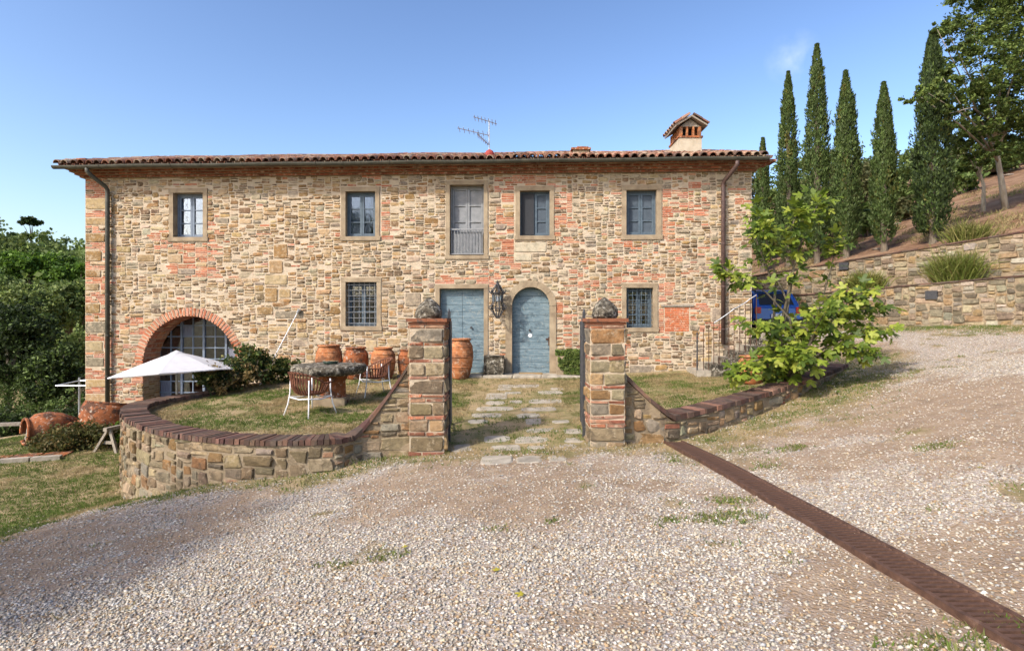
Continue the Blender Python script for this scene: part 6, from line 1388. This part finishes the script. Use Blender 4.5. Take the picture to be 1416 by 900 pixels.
# ------------------------------------------------------------------ fig tree with large lobed leaves
def fig_leaf(seed):
    rg = random.Random(seed); pts = [(0, 0)]; lob = [(-112, .42), (-58, .80), (0, 1.0), (58, .80), (112, .42)]; out = []
    for i, (a, l) in enumerate(lob):
        l *= rg.uniform(.9, 1.08)
        for da, f in ((-15, .66), (-9, .88), (0, 1), (9, .88), (15, .66)):
            A = math.radians(a + da * (1.2 if l > .6 else 1.5)); out.append((math.sin(A) * l * f, .22 + math.cos(A) * l * f * .86))
        if i < 4: A = math.radians(a + (lob[i + 1][0] - a) / 2); out.append((math.sin(A) * .36, .22 + math.cos(A) * .36 * .86))
    V = [(0, .22, 0), (0, 0, .02)] + [(x, y, -.22 * (x * x + (y - .2) ** 2) + .05 * math.sin(5 * x + seed) - .10 * abs(x)) for x, y in out]; n = len(V)
    F = [(0, i, i + 1) for i in range(2, n - 1)] + [(0, 1, 2), (0, n - 1, 1)]
    V += [(-.012, -.3, -.05), (.012, -.3, -.05), (.012, 0.02, .01), (-.012, .02, .01)]; F.append((n, n + 1, n + 2, n + 3)); return V, F
FIGC = ((126, 146, 48), (104, 126, 42), (150, 168, 58), (84, 106, 38), (172, 182, 72), (206, 194, 70))
fmesh = []
for k in range(12):
    V, F = fig_leaf(k); m = bpy.data.meshes.new('fig_leaf'); m.from_pydata(V, [], F); m.materials.append(M['figleaf']); m.polygons.foreach_set('use_smooth', [True] * len(F))
    c = lin(FIGC[k % 5 if k < 11 else 5]); a = m.attributes.new('Col', 'FLOAT_COLOR', 'FACE'); a.data.foreach_set('color', np.tile(np.array([*c, 1], np.float32), len(F))); fmesh.append(m)
fb = Vector((5.15, 11.3, gz(5.15, 11.3))); fig = root('fig_tree', fb, 'sprawling fig tree with large bright green lobed leaves over the low wall', 'fig tree')
BR = [[(1085, 470, 11.2), (1090, 420, 11.2), (1098, 370, 11.1), (1112, 320, 11.1), (1130, 285, 11.0)], [(1098, 480, 11.0), (1092, 440, 10.9), (1060, 405, 10.8), (1030, 385, 10.7), (1008, 378, 10.7)], [(1110, 480, 11.0), (1150, 440, 10.9), (1180, 410, 10.9), (1195, 405, 10.9)],
      [(1125, 490, 10.8), (1170, 465, 10.8), (1205, 450, 10.9), (1222, 460, 11.0)], [(1060, 495, 10.6), (1040, 500, 10.4), (1022, 515, 10.2)], [(1105, 470, 11.3), (1135, 420, 11.4), (1150, 370, 11.4), (1155, 340, 11.4)], [(1090, 420, 11.1), (1072, 380, 11.0), (1062, 340, 10.9), (1055, 318, 10.9)],
      [(1080, 470, 10.8), (1060, 450, 10.6), (1042, 445, 10.5)], [(1120, 475, 10.6), (1130, 450, 10.5), (1140, 432, 10.4)], [(1090, 490, 10.5), (1100, 480, 10.3), (1110, 490, 10.1)], [(1150, 480, 10.6), (1180, 480, 10.6), (1200, 488, 10.7)], [(1098, 370, 11.0), (1085, 340, 10.9), (1100, 300, 10.8)], [(1135, 420, 11.2), (1165, 395, 11.2), (1172, 425, 11.1)], [(1072, 400, 11.3), (1045, 330, 11.5), (1050, 300, 11.5)], [(1150, 440, 11.2), (1190, 430, 11.3), (1212, 425, 11.4)]]
rg = random.Random(91); spots = []
for bi, L in enumerate(BR):
    P = [fb + Vector((rg.uniform(-.15, .15), rg.uniform(-.1, .1), 0))] + [Vector(AT(*q)) for q in L]
    part('branch', lambda b: b.tube(P, [.034] + list(np.linspace(.024, .007, len(P) - 1)), 6), 'bark_fig', fig, smooth=True)
    for i in range(1, len(P)):
        d = (P[i] - P[i - 1]); m = 28 if i < len(P) - 1 else 30
        for k in range(m):
            t = rg.uniform(.25, 1); spots.append((P[i - 1] + d * t, d.normalized(), 0))
    for k in range(18 if L[-1][1] > 380 else 34): spots.append((P[-1], (P[-1] - P[-2]).normalized(), 1))
rg.shuffle(spots)
mass = MB()
for li, (p, d, tip) in enumerate(spots[:2000]):
    out = Vector((rg.gauss(0, 1), rg.gauss(-.25, 1), rg.gauss(.1 if not tip else .3, .5))) + d * (.7 if tip else .2); out.normalize()
    nrm = Vector((rg.gauss(-.25, .35), rg.gauss(-.45, .35), rg.gauss(.85, .3))); ya = (out + Vector((0, 0, -.35))).normalized(); nrm = (nrm - ya * nrm.dot(ya)).normalized(); xa = ya.cross(nrm)
    s_ = rg.uniform(.09, .2); pos = p + out * s_ * (.45 if li < 300 else rg.uniform(.3, 1.9))
    ppx, ppy = 708 + pos.x / pos.y * FPX, HY - (pos.z - CZ) / pos.y * FPX
    if (352 < ppy < 402 and ppx > 1045 and rg.random() < .5) or (1035 < ppx < 1098 and 395 < ppy < 446 and rg.random() < .85): continue
    if li >= 300:
        q = fmesh[rg.randrange(11)]; mass.add([pos + (xa * v.co.x + ya * v.co.y + nrm * v.co.z) * s_ for v in q.vertices], [tuple(f.vertices) for f in q.polygons], lin(FIGC[rg.randrange(5)])); continue
    o = bpy.data.objects.new('leaf', fmesh[rg.randrange(11) if rg.random() > .05 else 11]); COL.objects.link(o); o.parent = fig; pos = pos - Vector(LOC[fig])
    o.matrix_basis = Matrix(((xa.x * s_, ya.x * s_, nrm.x * s_, pos.x), (xa.y * s_, ya.y * s_, nrm.y * s_, pos.y), (xa.z * s_, ya.z * s_, nrm.z * s_, pos.z), (0, 0, 0, 1)))
tag(mass.build('leaf_mass', 'figleaf', fig, smooth=True, col=True), kind='stuff')
lx, ly = ground_hit(1152, 537); fl = bpy.data.objects.new('fallen_leaf', fmesh[11]); COL.objects.link(fl); fl.location = (lx, ly, gz(lx, ly) + .045); fl.scale = (.16, .16, .16); fl.rotation_euler = (.3, .1, 1.2); tag(fl, 'fallen yellow fig leaf on the grass verge below the low wall', 'leaf')

for k, (px, py, s_) in enumerate(((686, 793, .045), (724, 826, .05), (1092, 765, .045), (1350, 648, .05), (1010, 700, .04), (560, 760, .04))):
    lx, ly = ground_hit(px, py); q = fl.copy(); COL.objects.link(q); q.location = (lx, ly, gz(lx, ly) + .022); q.scale = (s_, s_, s_); q.rotation_euler = (.2, -.1, k * 1.3); tag(q, 'small dry yellow leaf lying on the gravel', 'leaf', 'dry leaves on the gravel')

# ------------------------------------------------------------------ ivy, creepers and planter leaves
iv = root('ivy_bush', (-6.3, 14.0, gz(-6.3, 14)), 'dark ivy and brambles sprawling over the back of the curved wall', 'ivy')
crown('foliage', iv, E_px([(345, 500, 26, 14.3, .5), (320, 515, 30, 13.7, .5), (375, 508, 24, 14.6, .5), (300, 522, 22, 13.2, .4), (400, 512, 16, 14.8, .4), (350, 512, 22, 13.9, .5), (285, 524, 14, 12.9, .3)]), 7000, .05, ((58, 78, 34), (76, 98, 44), (48, 64, 30), (96, 112, 56), (120, 116, 60)), 71, shell=.2, sub=.35)
crown('dry_stems', iv, E_px([(305, 522, 24, 13.1, .35), (340, 520, 20, 13.6, .3)]), 1500, .045, ((150, 132, 88), (128, 112, 70), (164, 140, 92)), 72, shell=.5, sub=.35)
part('stem', lambda b: [b.tube([AT(330, 527, 13.6), AT(300 + 18 * k, 510, 13.3 + .2 * k), AT(285 + 24 * k, 498, 13.2 + .25 * k)], [.03, .02, .008], 5) for k in range(5)], 'bark', iv)
u0, u1, z0, z1 = PLQ; rg2 = np.random.RandomState(5); n = 3800
a = rg2.rand(n); uu = u0 + .03 + (u1 - u0 - .06) * rg2.rand(n); dd = np.where(rg2.rand(n) < .6, .5 + rg2.rand(n) * .06, rg2.uniform(.1, .54, n)); zz_ = np.where(dd > .5, .40 + (z1 - .38) * (rg2.rand(n) ** .7) * (.85 + .3 * fbm(uu * 6, uu * 0 + 2)), z1 - .1 + .14 * rg2.rand(n) * (.6 + .8 * fbm(uu * 5, dd * 5)))
hole = (dd > .5) & (fbm(uu * 4.5 + 3, zz_ * 2) > .6); uu, dd, zz_ = uu[~hole], dd[~hole], zz_[~hole]
C = np.array([FU(a_, b_, c_) for a_, b_, c_ in zip(uu, zz_, dd)]); addquads('ivy_leaves', leaf_quads(C, rg2.uniform(.018, .035, len(C)), rg2, .3, .7, nrm=np.array([-.1, -.7, .3])), 'leaf', pl, pal_cols(((92, 112, 46), (112, 132, 58), (74, 94, 40), (132, 146, 74)), len(C), rg2))
def creeper(label, L, n, pal, seed, size=.04):
    E = E_px(L); x, y = E[0][0], E[0][1]; rt = root('creeper', (x, y, gz(x, y)), label, 'creeper'); crown('foliage', rt, E, n, size, pal, seed, shell=.2, sub=.4)
    part('stem', lambda b: [b.tube([(e[0], e[1], gz(e[0], e[1])), (e[0] + .1, e[1], e[2]), (e[0] + .3, e[1] - .1, e[2] + .1)], [.02, .012, .005], 5) for e in E], 'bark', rt)
creeper('low brownish creeper spreading in front of the broken jars', [(95, 611, 34, 13.7, .4, .5), (130, 604, 30, 13.8, .4, .6), (66, 617, 28, 13.6, .3, .45), (150, 600, 16, 13.9, .3, .7), (112, 598, 26, 14.0, .3, .6), (84, 600, 18, 13.9, .3, .6)], 7500, ((104, 100, 54), (86, 92, 46), (130, 112, 66), (74, 80, 40)), 81)
creeper('bright green leafy shoots between sawhorse and curved wall', [(166, 590, 10, 14.1, .25, 1.0), (168, 603, 9, 14.0, .25, .9)], 700, ((120, 150, 56), (138, 166, 70), (98, 126, 48)), 82, .05)

# ------------------------------------------------------------------ woods on the left
def wood_tree(name, label, px, py, r, Y, pal, seed, n=5000, size=.16, fl=1.0, group='trees below the house corner', extra=()):
    x, y, z = AT(px, py, Y); rm = r / FPX * Y; k = random.Random(seed); g = gz(x, y)
    ells = [(x, y, z, rm * .8, rm * .8, rm * .8 * fl)] + [(x + k.uniform(-.55, .55) * rm, y + k.uniform(-.5, .5) * rm, z + k.uniform(-.6, .55) * rm * fl, rm * k.uniform(.4, .6), rm * k.uniform(.4, .6), rm * k.uniform(.35, .5) * fl) for _ in range(6)]
    tree(name, label, (x, y, min(g, z - rm * .9)), ells, n, size, pal, seed, group, trunk=.16)
wood_tree('broadleaf_tree', 'very dark dense tree at the left edge beyond the lawn', 12, 480, 66, 22, DKG + MDG[:1], 301, 15000, .08, 1.15)
wood_tree('broadleaf_tree', 'dark low tree beside the far lawn edge', 70, 520, 46, 21.5, DKG + MDG[:2], 302, 11000, .07)
wood_tree('broadleaf_tree', 'mid green bushy tree next to the house corner', 100, 490, 42, 25, LTG + MDG[:2], 303, 11000, .08)
wood_tree('broadleaf_tree', 'pale grey green tree behind the dark tree', 45, 425, 44, 29, LTG + MDG[3:], 304, 11000, .085)
wood_tree('broadleaf_tree', 'tall mid green tree leaning toward the house wall', 98, 420, 40, 31, LTG + MDG, 305, 11000, .09)
wood_tree('broadleaf_tree', 'dark green tree at the far left margin', -20, 420, 50, 30, MDG, 306, 9000, .09)
wood_tree('stone_pine', 'bright green flat crowned stone pine above the woods', 42, 368, 52, 46, PINE, 307, 7000, .16, .42, 'stone pines above the woods')
wood_tree('stone_pine', 'bright green flat crowned stone pine partly behind the house corner', 112, 378, 40, 44, PINE, 308, 5000, .16, .45, 'stone pines above the woods')
wood_tree('stone_pine', 'lone umbrella pine silhouetted on the hilltop skyline', 43, 306, 14, 96, DKG + MDG[:1], 309, 1600, .3, .42)
for i, (px, py, r, Y) in enumerate(((20, 578, 34, 19.5), (58, 582, 28, 19.3), (96, 576, 28, 19.6), (-20, 575, 36, 19.5), (30, 545, 44, 21), (75, 550, 40, 20.8), (108, 545, 36, 21.2), (-12, 545, 44, 21))):
    x, y, z = AT(px, py, Y); rm = r / FPX * Y; shrub('hedge_shrub', 'dark clipped shrub in the low hedge beyond the lawn' if i < 4 else 'dark shrub standing behind the low hedge', x, y, rm * 1.15, max(.6, z + rm * .45 - gz(x, y)), (DKG if i < 4 else MDG) + MDG[:1], 400 + i, 3000, .055, 'low hedge shrubs beyond the lawn')
# far wooded hill: one mass of crowns
rg3 = np.random.RandomState(17); ells = []
for k in range(240):
    Y = rg3.uniform(38, 112); X_ = -Y * rg3.uniform(.68, 1.06); r = rg3.uniform(1.8, 3.4); z = gz(X_, Y); ells.append((X_, Y, z + r * rg3.uniform(.9, 1.5), r, r, r * rg3.uniform(.75, 1.05)))
C, idv = clumps(ells, 74000, rg3, .3, .62); N = len(C); hue = fbm(C[:, 0] * .12, C[:, 1] * .12)[:, None]
c = pal_cols(MDG + LTG[2:3], N, rg3) * (1 - hue) + pal_cols(LTG + MDG, N, rg3) * hue; c *= (.7 + .6 * idv[:, None])
o = addquads('wooded_hill', leaf_quads(C, rg3.uniform(.16, .34, N), rg3, .5, .7), 'leaf', None, c); tag(o, 'distant wooded hillside of mixed green crowns', 'wood', kind='stuff')
